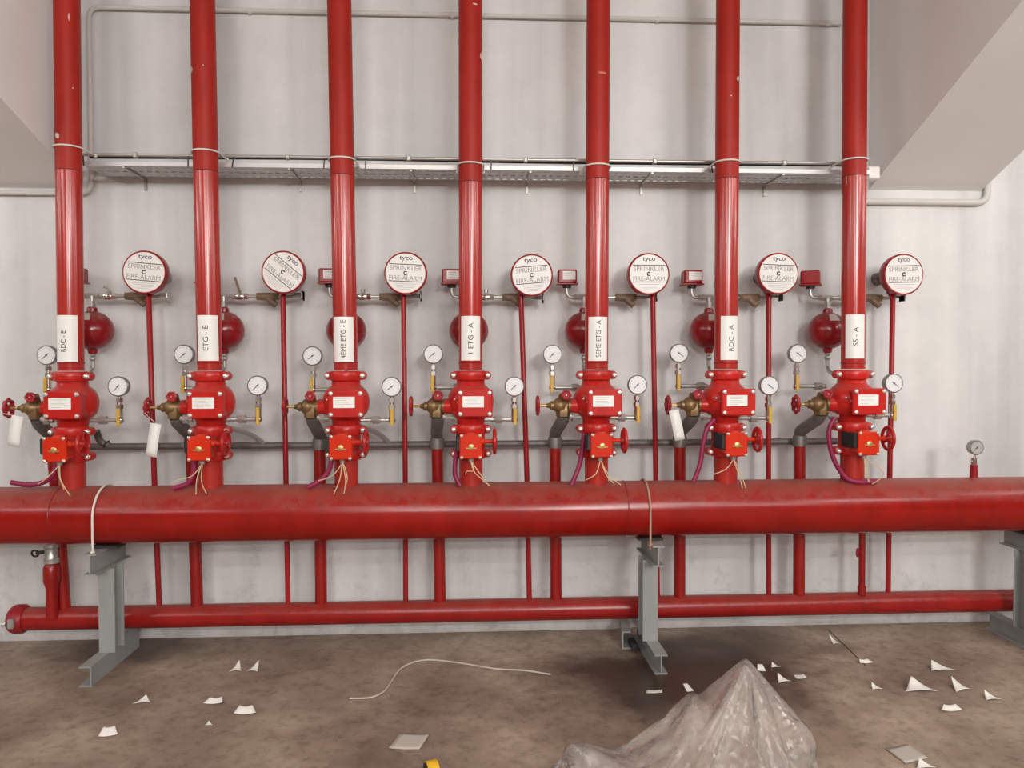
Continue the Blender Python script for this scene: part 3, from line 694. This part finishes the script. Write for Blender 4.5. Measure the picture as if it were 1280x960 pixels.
for i in range(7):
    n = NAMES[i]; o_ = ORD[i]
    sp = at(SPX[i], 413.5, YS); sp.z = zs
    place(RC, i == 0, (sp.x, YS, zs-0.19), f'spherical dark red retard chamber behind {REF[i]}', 'spherical retard chambers')
    sw = place(SW, i == 0, (sp.x-0.088, -0.125, ztee+0.048), f'small red pressure switch box behind and left of {REF[i]}', 'red pressure switches')
    sw.rotation_euler = (0, 0, [0.1, 0.1, 0.05, 0.02, -0.03, -0.02, -0.5][i])
    if i == 6:      # this one shows its bare side
        for ch in list(sw.children):
            for c2 in list(ch.children): bpy.data.objects.remove(c2)
    # tee + alarm line
    sx = at(STR[i], 373, -0.12).x; gp = at(*GPX[i], YR+0.14); base = Vector((sp.x, -0.12, ztee))
    t = thing('alarm_line', f'steel alarm line with brown Y-strainer right of {REF[i]}', 'pipe', base, 'alarm lines to the gongs')
    xe = max(gp.x+0.02, sx+0.10)
    MB().cyl((sp.x-0.025, -0.125, ztee), (xe, -0.12, ztee), 0.0105, None, 14).cyl((sp.x, -0.13, ztee-0.03), (sp.x, -0.13, ztee), 0.012).hexa((sp.x-0.03, -0.125, ztee), (sp.x+0.03, -0.125, ztee), 0.0165).build('pipe', STEEL, t, base)
    vx = sx-0.14
    bvx = MB().hexa((vx-0.04, -0.122, ztee), (vx-0.022, -0.122, ztee), 0.017).lathe([(0.014, -0.025), (0.019, -0.012), (0.019, 0.012), (0.014, 0.025)], (vx, -0.122, ztee), (1, 0, 0), 18).hexa((vx+0.02, -0.122, ztee), (vx+0.04, -0.122, ztee), 0.017).build('ball_valve', CHROME, t, base)
    if i == 1: MB().cyl((vx, -0.122, ztee), (vx, -0.127, ztee+0.03), 0.006).box((vx-0.012, -0.13, ztee+0.06), (0.012, 0.005, 0.08), Matrix.Rotation(-0.3, 3, 'Y')).build('lever', BRONZE_DK, bvx, base)
    elif i == 0: MB().cyl((vx, -0.122, ztee), (vx, -0.127, ztee+0.026), 0.006).tube([(vx-0.02, -0.13, ztee+0.046), (vx, -0.13, ztee+0.04), (vx+0.016, -0.13, ztee+0.02)], 0.006, 8).build('lever', DULLSTEEL, bvx, base)
    else: MB().cyl((vx, -0.122, ztee), (vx, -0.127, ztee+0.026), 0.006).hexa((vx, -0.127, ztee+0.022), (vx, -0.127, ztee+0.04), 0.011).build('lever', DULLSTEEL, bvx, base)
    dq = Vector((0.72, -0.1, -0.69)).normalized(); q = Vector((sx-0.005, -0.122, ztee))
    MB().hexa((sx-0.055, -0.122, ztee), (sx-0.036, -0.122, ztee), 0.0205).lathe([(0.019, -0.04), (0.021, -0.015), (0.020, 0.02), (0.018, 0.045)], (sx, -0.122, ztee), (1, 0, 0), 18).hexa((sx+0.036, -0.122, ztee), (sx+0.055, -0.122, ztee), 0.0205).lathe([(0.018, 0), (0.020, 0.048), (0.017, 0.05), (0.017, 0.064)], q+dq*(-0.01), dq, 18).hexa(q+dq*0.052, q+dq*0.066, 0.0165).build('strainer', BRONZE_DK, t, base)
    # gong
    g, = [GONG] if i == 0 else [copy_tree(GONG)]
    g.location = gp; g['label'] = f'round red fire gong with white face right of {REF[i]}'; g['group'] = 'round fire alarm gongs'
    if i == 1: g['label'] = 'round red fire gong with its white face turned askew, second from left'
    for ch in g.children:
        if ch.name.startswith('face_plate'): ch.rotation_euler = (0, math.radians(-GROT[i]), 0)
    c = Vector((0, 0, 0))
    MB().lathe([(0.055, 0.070), (0.068, 0.076), (0.068, 0.092), (0.060, 0.108), (0.03, 0.115), (0.022, 0.20), (0.035, 0.205), (0.035, 0.2595)], (0, 0, 0.004), (0, 1, 0), 32).build('water_motor', MOTOR, g)
    MB().tube([(0.02, 0.14, -0.10), (0.06, 0.14, -0.10)], 0.011, 10).box((0.068, 0.13, -0.105), (0.008, 0.05, 0.05), None, 0.002).cyl((0.068, 0.10, -0.118), (0.068, 0.10, -0.092), 0.005).build('mounting_clip', STEEL, g)

# ------------------------------------------------------------------ gong drains
TD = [(185.8, 193, 199), (353.8, 357.5, 360), (504.4, 506.6, 507), (651.2, 658.8, 661.7), (816, 819.7, 822), (961, 960.6, 961), (1116, 1112, 1110)]
for i in range(7):
    a = at(TD[i][0], 371, YD); b = at(TD[i][1], 601, YD); c = at(TD[i][2], 745, YD); base = Vector((c.x, YD, LZ+LR))
    MBt = MB().tube([(a.x, YD+0.04, a.z+0.03), (a.x, YD+0.01, a.z+0.008), a, b, (c.x, YD, LZ+0.04)], 0.0136, 16)
    tag(MBt.build('gong_drain_pipe', RED_THIN, None, base), f'thin red drain pipe from the fire gong right of {REF[i]}', 'pipe', 'thin red gong drains')

# ------------------------------------------------------------------ header drains between header and collector
a = at(57, 680, -0.30); base = Vector((a.x, -0.26, LZ+LR)); t = thing('header_drain', 'red header drain with pale steel valve left of the first support', 'pipe', base)
P = lambda z: Vector((a.x, -0.25, z))
ztop = 0.625
MB().cyl(P(ztop), P(ztop-0.06), 0.029, None, 24).lathe([(0.029, 0), (0.039, 0.02), (0.039, 0.085), (0.028, 0.12), (0.028, ztop-0.175-LZ)], P(ztop-0.155), (0, 0, -1), 24).build('pipe', RED_PIPE, t, base)
MB().lathe([(0.028, 0), (0.036, 0.006), (0.036, 0.022), (0.030, 0.03), (0.031, 0.075), (0.036, 0.082), (0.036, 0.1), (0.028, 0.104)], P(ztop-0.05), (0, 0, -1), 24).build('valve_body', STEEL, t, base)
MB().cyl((a.x-0.02, -0.26, ztop-0.095), (a.x-0.062, -0.27, ztop-0.095), 0.009).torus((a.x-0.066, -0.272, ztop-0.098), (0, 1, 0.2), 0.016, 0.005, 20, 8).build('valve_handle', RUBBER, t, base)
a = at(1077.5, 700, -0.22); base = Vector((a.x, -0.22, LZ+LR)); t = thing('trim_drain', 'narrow red drain with small red tap near the right end', 'pipe', base)
MB().cyl((a.x, -0.22, LZ+0.04), (a.x, -0.22, 0.66), 0.0168, None, 18).lathe([(0.02, 0), (0.022, 0.05)], (a.x, -0.22, LZ+LR-0.01), (0, 0, 1), 18).build('pipe', RED_PIPE, t, base)
q = at(1068, 690.5, -0.24)
MB().cyl((a.x, -0.22, q.z), (a.x-0.03, -0.24, q.z), 0.007).torus((a.x-0.036, -0.243, q.z), (0.8, -0.6, 0), 0.017, 0.006, 24, 8, 0.12, 5).build('tap_handle', RED_KNOB, t, base)

# ------------------------------------------------------------------ supports
def ibeam(h, wf, tf=0.007, tw=0.006):
    return [(-wf/2, -h/2), (wf/2, -h/2), (wf/2, -h/2+tf), (tw/2, -h/2+tf), (tw/2, h/2-tf), (wf/2, h/2-tf), (wf/2, h/2), (-wf/2, h/2), (-wf/2, h/2-tf), (-tw/2, h/2-tf), (-tw/2, -h/2+tf), (-wf/2, -h/2+tf)]
def channel(h, wf, sgn, t=0.007):
    p = [(0, -h/2), (-wf, -h/2), (-wf, -h/2+t), (-t, -h/2+t), (-t, h/2-t), (-wf, h/2-t), (-wf, h/2), (0, h/2)]
    return [(x*sgn, y) for x, y in p]
def support(x, label, kind, bolt=True):
    base = Vector((x, YR, 0)); t = thing('pipe_support', label, 'pipe support', base, 'grey steel pipe supports')
    top = HZ-HR-0.012
    hp = 0.098; fz = 0.092
    MB().prism(ibeam(0.10, 0.074), (x, YR, fz), (1, 0, 0), (0, 1, 0), (0, 0, top-hp-fz)).build('post', GREY_P, t, base)
    MB().prism(ibeam(hp, 0.056), (x-0.014 if kind == 0 else x+0.01, YR-0.175, top-hp/2), (1, 0, 0), (0, 0, 1), (0, 0.36, 0)).build('top_beam', GREY_P, t, base)
    if kind == 0: MB().prism(channel(0.092, 0.055, 1), (x+0.008, YR-0.22, 0.046), (1, 0, 0), (0, 0, 1), (0, 0.50, 0)).build('foot_beam', GREY_P, t, base)
    else: MB().prism(ibeam(0.092, 0.060), (x+0.01, YR-0.23, 0.046), (1, 0, 0), (0, 0, 1), (0, 0.52, 0)).build('foot_beam', GREY_P, t, base)
    MB().box((x, YR, top+0.006), (0.12, 0.13, 0.012)).build('rubber_pad', RUBBER, t, base)
    return t
xs1 = at(139.5, 760, YR).x; xs2 = at(810, 760, YR).x; xs3 = at(1284, 740, YR).x
support(xs1, 'grey steel pipe support post at the left, under the header', 0)
support(xs2, 'grey steel pipe support post standing in the dark wet patch', 1)
support(xs3, 'grey steel pipe support cut off by the right picture edge', 1)
MB_ = MB()
og = Vector((xs2-0.075, -0.22, 0)); t = thing('floor_bracket', 'short grey steel bracket offcut with a bolt on the floor left of the wet-patch support', 'bracket', og)
MB().prism(channel(0.09, 0.045, -1), (xs2-0.11, -0.30, 0.045), (1, 0, 0), (0, 0, 1), (0.03, 0.2, 0)).build('offcut', GREY_P, t, og)
MB().box((xs2-0.06, -0.22, 0.085), (0.07, 0.05, 0.008), Matrix.Rotation(0.5, 3, 'Z')).build('plate', STEEL, t, og)
MB().cyl((xs2-0.052, -0.345, 0.022), (xs2-0.052, -0.25, 0.022), 0.019).lathe([(0.009, 0), (0.004, 0.006)], (xs2-0.052, -0.345, 0.022), (0, -1, 0), 12).build('bolt', RUBBER, t, og)
for k, (px, lab) in enumerate(((115.5, 'pale U-bolt over the header at the left support'), (813, 'pale brown U-bolt over the header at the wet-patch support'))):
    q = at(px, 640, -0.54); Rb = HR+0.006; pts = []
    pts.append(Vector((q.x, YR-Rb, HZ-0.17)))
    for a in range(0, 17):
        th = PI - PI*a/16; pts.append(Vector((q.x, YR+Rb*math.cos(th), HZ+Rb*math.sin(th))))
    pts.append(Vector((q.x, YR+Rb, HZ-0.17)))
    b = MB().tube(pts, 0.0052, 10)
    b.hexa((q.x, YR-Rb, HZ-0.155), (q.x, YR-Rb, HZ-0.142), 0.011)
    tag(b.build('header_u_bolt', CABLEW if k == 0 else TAN, None, (q.x, YR, HZ-0.17)), lab, 'pipe clamp', 'U-bolts over the header')

# ------------------------------------------------------------------ cable tray
tz = at(640, 212.5, -0.27).z; x0 = at(104, 212, -0.27).x; x1 = at(1088, 212, -0.27).x; base = Vector((x0, -0.15, tz))
t = thing('cable_tray', 'long galvanised perforated cable tray on the wall behind the risers', 'cable tray', base)
rows = [-0.27, -0.245, -0.222, -0.165, -0.142, -0.085, -0.062, -0.04]; hole_rows = {1, 3, 5}
vs = []; fs = []; px_ = x0; xsq = []
while px_ < x1: xsq += [px_, px_+0.016]; px_ += 0.040
xsq.append(x1)
for x in xsq:
    for y in rows: vs.append((x, y, tz))
nr = len(rows)
for a in range(len(xsq)-1):
    for b in range(nr-1):
        if a % 2 == 1 and b in hole_rows and a < len(xsq)-2: continue
        fs.append((a*nr+b, (a+1)*nr+b, (a+1)*nr+b+1, a*nr+b+1))
m = MB().add(vs, fs); pb_ = m.build('perforated_floor', TRAY, t, base)
sm = pb_.modifiers.new('thick', 'SOLIDIFY'); sm.thickness = 0.002; sm.offset = 1
MB().box(((x0+x1)/2, -0.271, tz+0.009), (x1-x0, 0.002, 0.020)).box(((x0+x1)/2, -0.266, tz+0.019), (x1-x0, 0.010, 0.002)).build('front_lip', TRAY, t, base)
MB().box(((x0+x1)/2, -0.040, tz+0.020), (x1-x0, 0.002, 0.044)).build('back_lip', TRAY, t, base)
for xx in (-1.7, -0.9, -0.3, 0.3, 0.92, 1.6):
    MB().box((xx, -0.135, tz-0.006), (0.012, 0.26, 0.008)).box((xx, -0.006, tz-0.03), (0.012, 0.012, 0.06)).build('bracket', DULLSTEEL, t, base)
for px in (104, 235, 291, 405, 457, 614, 717, 890):
    q = at(px, 205, -0.275); MB().box((q.x, -0.2735, tz+0.022), (0.006, 0.003, 0.05), Matrix.Rotation(0.15*random.uniform(-1, 1), 3, 'Y')).build('cable_tie', BLACK, t, base)
zc = at(640, 203, -0.262).z
cnd = thing('galvanised_conduit', 'thin galvanised conduit clipped along the top edge of the tray', 'conduit', (x0, -0.262, zc+0.01))
MB().cyl((x0, -0.262, zc+0.014), (x1-0.05, -0.262, zc+0.014), 0.0085, None, 12).build('tube', STEEL, cnd, (x0, -0.262, zc+0.01))
for px in (170, 360, 511, 657, 818, 980):
    q = at(px, 200, -0.262); MB().box((q.x, -0.264, zc+0.012), (0.022, 0.026, 0.026), None, 0.004).build('clip', DULLSTEEL, cnd, (x0, -0.262, zc+0.01))
tag(MB().tube([(x0, -0.20, zc+0.022), (-0.6, -0.20, zc+0.028), (0.4, -0.2, zc+0.022), (x1-0.05, -0.2, zc+0.026)], 0.011, 10, 6).build('black_cable', RUBBER, None, (x0, -0.2, zc)), 'black cable lying in the tray behind the risers', 'cable')
tag(MB().tube([(x0+0.02, -0.15, zc-0.005), (0, -0.15, zc-0.007), (x1-0.05, -0.15, zc-0.005)], 0.012, 10, 6).build('white_cable', CABLEW, None, (x0, -0.15, zc)), 'white cable lying in the tray close to the wall', 'cable')
q = at(1091.5, 216, -0.22); og = (q.x, -0.22, q.z-0.033)
t = thing('junction_box', 'small white junction box at the right end of the cable tray', 'junction box', og)
MB().box((q.x, -0.2, q.z), (0.068, 0.05, 0.066), None, 0.004).build('box', WHITE_PL, t, og)
MB().box((q.x, -0.228, q.z), (0.060, 0.006, 0.058), None, 0.002).build('lid', WHITE_PL, t, og)

# ------------------------------------------------------------------ wall conduits
def conduit(name, pts, r, label, clips, mt=CONDW, org=None):
    og = Vector(pts[0]) if org is None else org
    # round the corners
    P = [Vector(p) for p in pts]; Q = [P[0]]
    for k in range(1, len(P)-1):
        d0 = (P[k-1]-P[k]).normalized(); d1 = (P[k+1]-P[k]).normalized(); b = 0.06
        A, B = P[k]+d0*b, P[k]+d1*b
        for s in range(7):
            u = s/6; Q.append(A*(1-u)**2 + P[k]*2*u*(1-u) + B*u*u)
    Q.append(P[-1])
    t = thing(name, label, 'conduit', og); MB().tube(Q, r, 12).build('tube', mt, t, og)
    for c in clips: MB().box(c, (0.02, 0.03, 0.032), None, 0.004).build('clip', mt, t, og)
    return t
y_ = -0.0215
cA = at(-40, 242, y_); cB = at(112, 242, y_); cC = at(108, 9.5, y_); cD = at(1052, 25.5, y_)
zA = cB.z; zT = at(600, 19.5, y_).z
conduit('wall_conduit', [(cA.x, y_, zA), (cB.x+0.01, y_, zA), (cB.x+0.01, y_, zT), (cD.x, y_, zT)], 0.012, 'white painted conduit along the top of the wall, turning down beside the left beam', [(at(px, 20, y_).x, -0.014, zT) for px in (312, 565, 822, 1035)])
eA = at(1084, 252, y_); eB = at(1222, 254, y_)
conduit('corner_conduit', [(eA.x-0.06, y_, eA.z), (pr2.x+0.022, y_, eA.z), (pr2.x+0.022, y_-0.0, 3.0)], 0.018, 'grey conduit under the right beam, bending up at its corner', [(at(px, 253, y_).x, -0.014, eA.z) for px in (1093, 1196)])

# ------------------------------------------------------------------ magenta conduits and wires
HOSE = [[(72, 574), (68, 590), (58, 601), (38, 606), (14, 603)], [(243, 570), (242, 590), (235, 604), (217, 611)], [(415, 572), (411, 588), (401, 600), (385, 611)],
        [(571, 562), (569, 578), (569, 594), (575, 610)], [(730, 542), (728, 560), (724, 582), (714, 610)], [(893, 524), (884, 536), (879, 555), (875, 580), (867, 602)],
        [(1044, 522), (1037, 535), (1037, 555), (1044, 578), (1058, 598), (1076, 606), (1094, 604)]]
for i in range(7):
    pts = [on_header(at(x, y, YR-0.065), 0.0125) for x, y in HOSE[i]]
    tag(MB().tube(pts, 0.0118, 12, 5).build('flexible_conduit', MAGENTA, None, pts[-1]), f'magenta flexible conduit at the foot of {REF[i]}', 'conduit', 'magenta flexible conduits')
WIRE = [[[(70, 581), (73, 592), (80, 612)], [(71, 581), (76, 600), (88, 620)], [(69, 582), (60, 596), (48, 605)]],
        [[(251, 584), (246, 600), (245, 618)], [(251, 584), (252, 602), (258, 617)], [(250, 584), (240, 595), (222, 600), (212, 606)]],
        [[(428, 583), (425, 598), (417, 618)], [(429, 583), (432, 600), (430, 617)], [(428, 583), (434, 596), (431, 610)], [(428, 583), (416, 594), (398, 601)]],
        [[(588, 580), (593, 590), (600, 597), (612, 607)], [(588, 580), (592, 588), (584, 589), (582, 593)], [(588, 580), (597, 588), (606, 600)]],
        [[(753, 581), (762, 595), (776, 606)], [(753, 581), (745, 592), (732, 600)], [(753, 581), (758, 594), (768, 605)], [(753, 581), (760, 597), (772, 599)]],
        [[(919, 577), (924, 595), (928, 610)], [(919, 577), (926, 592), (932, 610)], [(919, 579), (908, 586), (892, 593)]],
        [[(1083, 578), (1086, 590), (1085, 602)], [(1084, 578), (1083, 590), (1087, 603)], [(1084, 578), (1104, 590), (1098, 600), (1090, 605)]]]
for i in range(7):
    g0 = Vector((RX[i], YR-0.115, 0.995))
    t = thing('loose_wires', f'loose cream wires under the gearbox of {REF[i]}', 'wire', g0, 'loose cream wires')
    for k, wpx in enumerate(WIRE[i]):
        pts = [g0 + Vector((0.002*(k-1), 0, 0.0))] + [on_header(at(x, y, YR-0.115+0.01*j), 0.003) for j, (x, y) in enumerate(wpx[1:])]
        MB().tube(pts, 0.0024, 6, 5).build('wire', CREAM, t, g0)

# ------------------------------------------------------------------ tags hung on handwheels
for i, (qa, qb, wpx, nm) in {0: ((22, 520), (17, 558), 14, ''), 1: ((195, 529.5), (189, 571), 13, ''), 5: ((842, 512.5), (850, 550), 13, '')}.items():
    a = at(*qa, YR-0.055); b = at(*qb, YR-0.055); d = (b-a); L = d.length; d.normalize()
    x = Vector((d.z, 0, -d.x)).normalized()*-1; og = a
    t = thing('paper_tag', f'white paper tag hanging from the handwheel left of {REF[i]}', 'tag', og, 'white hanging tags')
    wd = wpx*0.0038; n = 6; vs = []; fs = []
    for k in range(n+1):
        for s in (-1, 1): vs.append(a + d*(L*k/n) + x*(s*wd/2) + Vector((0, -0.006*math.sin(PI*k/n), 0)))
    for k in range(n): fs.append((2*k, 2*k+1, 2*k+3, 2*k+2))
    o = MB().add(vs, fs).build('card', WHITE, t, og); sm = o.modifiers.new('thick', 'SOLIDIFY'); sm.thickness = 0.001
    MB().tube([a - d*0.0, (RX[i]-0.288, YR-0.045, 1.225), (RX[i]-0.288, YR-0.02, 1.235)], 0.0012, 6).build('string', CABLEW, t, og)

# ------------------------------------------------------------------ floor litter
def scrap(px, py, wpx, hpx, shape, lab, curl=0.35, rot=0.0, m=PAPER):
    c = atz(px, py+hpx*0.3, 0.0); sc = (c-CAM).dot(fw)/F_PX
    W = wpx*sc; Hh = hpx*sc; N = 6; vs = []; fs = []; skew = random.uniform(-0.18, 0.18)
    rr_ = rot*0.35 if shape != 'flat' else rot
    for a in range(N+1):
        for b in range(N+1):
            u = a/N-0.5; v = b/N
            if shape == 'tri':
                x = (u*(1-0.96*v) + skew*v)*W; y = v*Hh*1.2; z = 0.003 + Hh*0.62*v*v + 0.10*Hh*math.cos(u*PI)*(1-v)
            elif shape == 'quad':
                x = u*W*(0.85-0.35*v) + skew*v*W*0.6; y = v*Hh*0.8 + 0.6*W*u*skew; z = 0.003 + Hh*0.45*v + 0.22*W*u*u*(1 if curl < 0.5 else 0.4)
            else:
                x = u*W + (v-0.5)*W*0.15; y = (v-0.5)*Hh*2.2; z = 0.003 + 0.004*abs(u)
            vs.append(c + Vector((x*math.cos(rr_)-y*math.sin(rr_), x*math.sin(rr_)+y*math.cos(rr_), z)))
    for a in range(N):
        for b in range(N): fs.append((a*(N+1)+b, (a+1)*(N+1)+b, (a+1)*(N+1)+b+1, a*(N+1)+b+1))
    o = MB().add(vs, fs).build('paper_scrap', m, None, c, 60); sm = o.modifiers.new('thick', 'SOLIDIFY'); sm.thickness = 0.0012
    tag(o, lab, 'paper scrap', 'torn paper scraps on the floor')
scrap(294, 836, 15, 13, 'tri', 'left one of two small white paper corners standing close together', 0.9, 0.3)
scrap(315, 836, 15, 13, 'tri', 'right one of two small white paper corners standing close together', 0.9, -0.5)
scrap(177, 877, 22, 9, 'tri', 'small curled paper scrap in front of the left support', 0.4, 0.5)
scrap(266, 878, 28, 9, 'quad', 'curled white paper strip left of the bright white scrap', 0.3, -0.1)
scrap(306, 890, 32, 12, 'quad', 'bright white paper scrap below the two standing paper corners', 0.2, 0.15)
scrap(135, 917, 26, 14, 'quad', 'pale crooked paper strip nearest the lower left corner', 0.15, 0.7)
scrap(261, 906, 9, 5, 'tri', 'tiny pale paper crumb below the curled strip at left', 0.4, 0.2)
scrap(512, 922, 38, 18, 'flat', 'flat greyish square of paper at the bottom near the yellow roll', 0.0, -0.12, PAPER_G)
scrap(863, 861, 11, 13, 'quad', 'small bright paper strip standing just left of the plastic bag', 0.9, 0.9)
scrap(818, 864, 20, 4, 'flat', 'thin pale paper sliver left of the plastic bag, on the wet patch', 0.1, 0.0)
scrap(952, 836, 12, 11, 'quad', 'pale paper scrap just right of the plastic bag peak', 0.7, -0.6)
scrap(970, 833, 12, 6, 'tri', 'tiny bright paper fleck right behind the bag peak', 0.7, 0.4)
scrap(981, 850, 18, 11, 'tri', 'triangular paper scrap right of the plastic bag peak', 0.3, 0.7)
scrap(1000, 845, 14, 5, 'flat', 'thin flat paper sliver right of the triangular scrap by the bag', 0.1, 0.1)
scrap(1046, 802, 9, 12, 'tri', 'small curled paper scrap on the floor crack near the wall', 0.8, 0.3)
scrap(1083, 828, 20, 6, 'quad', 'thin curled paper scrap at the front end of the floor crack', 0.3, 0.3)
scrap(1097, 860, 14, 8, 'tri', 'small pale paper scrap left of the largest tented triangle', 0.4, 0.2)
scrap(1152, 860, 42, 17, 'tri', 'largest white tented paper triangle at the right', 0.35, -0.1)
scrap(1179, 835, 32, 12, 'tri', 'white paper triangle behind the largest tented one', 0.3, 0.15)
scrap(1204, 859, 24, 16, 'tri', 'slanted paper triangle right of the largest tented one', 0.4, 0.9)
scrap(1190, 887, 30, 9, 'quad', 'curled bright paper scrap in front of the slanted triangle', 0.35, -0.2)
scrap(1242, 872, 20, 11, 'tri', 'small white paper scrap farthest right on the floor', 0.4, 0.1)
scrap(1133, 938, 36, 16, 'flat', 'crumpled greyish film scrap at lower right', 0.2, 0.3, PAPER_G)
scrap(1158, 958, 26, 10, 'tri', 'pale paper scrap cut by the lower edge at right', 0.3, 0.1)
pts = [atz(x, y, 0.006) for x, y in ((437, 873), (462, 872), (480, 864), (490, 850), (503, 834), (530, 825), (570, 828), (620, 836), (655, 838), (688, 843))]
tag(MB().tube(pts, 0.0042, 8, 6).build('cable_offcut', CABLEF, None, pts[0]), 'pale cable offcut lying in a curve on the floor', 'cable')
q = atz(540, 976, 0.0); og = (q.x, q.y, 0)
t = thing('tape_roll', 'yellow and black roll cut off by the bottom edge', 'tape roll', og)
MB().lathe([(0.022, -0.02), (0.033, -0.02), (0.035, -0.016), (0.035, 0.016), (0.033, 0.02), (0.022, 0.02)], (q.x, q.y, 0.035), (1, 0.35, 0), 32).build('tape', TAPE, t, og)
MB().lathe([(0.018, -0.022), (0.030, -0.023), (0.030, 0.021), (0.018, 0.021)], (q.x, q.y, 0.035), (1, 0.35, 0), 32).build('core', BLACK, t, og)
# floor crack near the right
ca = atz(1036, 788, 0.0); cb = atz(1082, 832, 0.0)
dd = (cb-ca); nn = Vector((-dd.y, dd.x, 0)).normalized()*0.003
CRK = mat('crack_dirt', (0.035, 0.027, 0.022), 0.9)
o = MB().prism([(0, -1), (1, -1), (1, 1), (0, 1)], ca+Vector((0, 0, -0.01)), dd, nn, (0, 0, 0.0108)).build('trim_1', CRK); o['kind'] = 'structure'; o['label'] = 'dark narrow crack in the concrete floor at right'

# ------------------------------------------------------------------ plastic bag
def bag():
    import numpy as np
    pk = at(932, 831, -1.45); p2 = at(866, 866, -1.45); p3 = at(716, 928, -1.62); p4 = at(1012, 918, -1.55)
    x0, x1 = at(652, 950, -1.6).x, at(1078, 950, -1.6).x
    NX, NY = 92, 80
    # a flat bag of two sheets joined round the edge, laid loosely over the spot, then gathered up at two points
    def shape(u, v, side):
        a_, b_ = 2*u-1, 2*v-1; a_, b_ = a_*math.sqrt(1-0.42*b_*b_), b_*math.sqrt(1-0.42*a_*a_)
        x = (x0+x1)/2 + (x1-x0)/2*a_; y = -1.66 + 0.42*b_
        x += 0.03*noise.noise(Vector((u*5, v*5, 3.3))); y += 0.04*noise.noise(Vector((u*5, v*5, 8.1)))
        hx = abs(x-pk.x)/(0.42 if x > pk.x else 0.40); hy = abs(y+1.45)/0.5
        z = 0.03 + 0.33*max(0, 1-math.hypot((x-pk.x)/0.30, (y+1.45)/0.40))
        z = max(z, 0.03 + 0.19*max(0, 1-math.hypot((x-p2.x)/0.26, (y+1.45)/0.36)), 0.03 + 0.09*max(0, 1-math.hypot((x-p3.x)/0.2, (y+1.6)/0.2)), 0.03 + 0.085*max(0, 1-math.hypot((x-p4.x)/0.2, (y+1.55)/0.25)))
        e = min(u, 1-u, v, 1-v)
        z += (0.045 if side else 0.0)*min(1, e*8) + 0.02*noise.noise(Vector((x*6, y*6, side*9.0))) + 0.008*noise.noise(Vector((x*19, y*19, side*5.0)))
        return Vector((x, y, max(0.012, z)))
    vs = []; idx = {}
    for s in (0, 1):
        for a in range(NX):
            for b in range(NY):
                edge = a in (0, NX-1) or b in (0, NY-1)
                if s == 1 and edge: idx[(1, a, b)] = idx[(0, a, b)]; continue
                idx[(s, a, b)] = len(vs); vs.append(shape(a/(NX-1), b/(NY-1), s))
    fs = []
    for s in (0, 1):
        for a in range(NX-1):
            for b in range(NY-1):
                q = (idx[(s, a, b)], idx[(s, a+1, b)], idx[(s, a+1, b+1)], idx[(s, a, b+1)])
                fs.append(q if s else q[::-1])
    me = bpy.data.meshes.new('bag_sim'); me.from_pydata(vs, [], fs); me.update()
    sim = bpy.data.objects.new('bag_sim', me); COL.objects.link(sim)
    vg = sim.vertex_groups.new(name='pin')
    for s in (0, 1):
        for a in range(1, NX-1):
            for b in range(1, NY-1):
                p = vs[idx[(s, a, b)]]
                if math.hypot(p.x-pk.x, p.y+1.45) < 0.026 or math.hypot((p.x-p2.x)*0.6, p.y+1.45) < 0.022 or (s == 1 and math.hypot(p.x-p3.x, p.y+1.6) < 0.02) or (s == 1 and math.hypot(p.x-p4.x, p.y+1.55) < 0.02): vg.add([idx[(s, a, b)]], 1.0, 'REPLACE')
    # rest shape is bigger than the laid-out one, so the film has to fold
    sim.shape_key_add(name='Basis'); kb = sim.shape_key_add(name='rest')
    for i, v in enumerate(vs): kb.data[i].co = Vector((pk.x+(v.x-pk.x)*1.24, -1.6+(v.y+1.6)*1.24, v.z*1.24))
    fl = bpy.data.objects.new('bag_floor', bpy.data.meshes.new('bag_floor')); COL.objects.link(fl)
    fl.data.from_pydata([(-4, -5, 0), (5, -5, 0), (5, 1, 0), (-4, 1, 0)], [], [(0, 1, 2, 3)])
    fl.modifiers.new('c', 'COLLISION'); fl.collision.thickness_outer = 0.004; fl.collision.cloth_friction = 30
    cm = sim.modifiers.new('cloth', 'CLOTH'); st = cm.settings
    st.quality = 4; st.mass = 0.1; st.tension_stiffness = 30; st.compression_stiffness = 30; st.shear_stiffness = 15; st.bending_stiffness = 0.02
    st.air_damping = 2; st.vertex_group_mass = 'pin'; st.rest_shape_key = kb; st.pin_stiffness = 1
    cm.collision_settings.distance_min = 0.004; cm.collision_settings.use_self_collision = False
    st.use_pressure = True; st.uniform_pressure_force = 2.0
    cm.point_cache.frame_start = 1; cm.point_cache.frame_end = 24
    for f in range(1, 24+1): S.frame_set(f)
    ev = sim.evaluated_get(bpy.context.evaluated_depsgraph_get()); m2 = ev.to_mesh()
    out = [v.co.copy() for v in m2.vertices]; ev.to_mesh_clear()
    S.frame_set(1)
    for o in (sim, fl): bpy.data.objects.remove(o)
    bpy.data.meshes.remove(me)
    og = Vector((pk.x, -1.5, 0))
    # lift the gathered tip so that it matches the height of the heap
    o = MB().add([Vector((p.x, p.y, max(0.003, p.z))) for p in out], fs).build('plastic_bag', BAG, None, og, 180)
    sb = o.modifiers.new('smooth', 'SUBSURF'); sb.levels = 1; sb.render_levels = 1
    tag(o, 'crumpled clear plastic bag heaped on the floor', 'plastic bag')

bag()
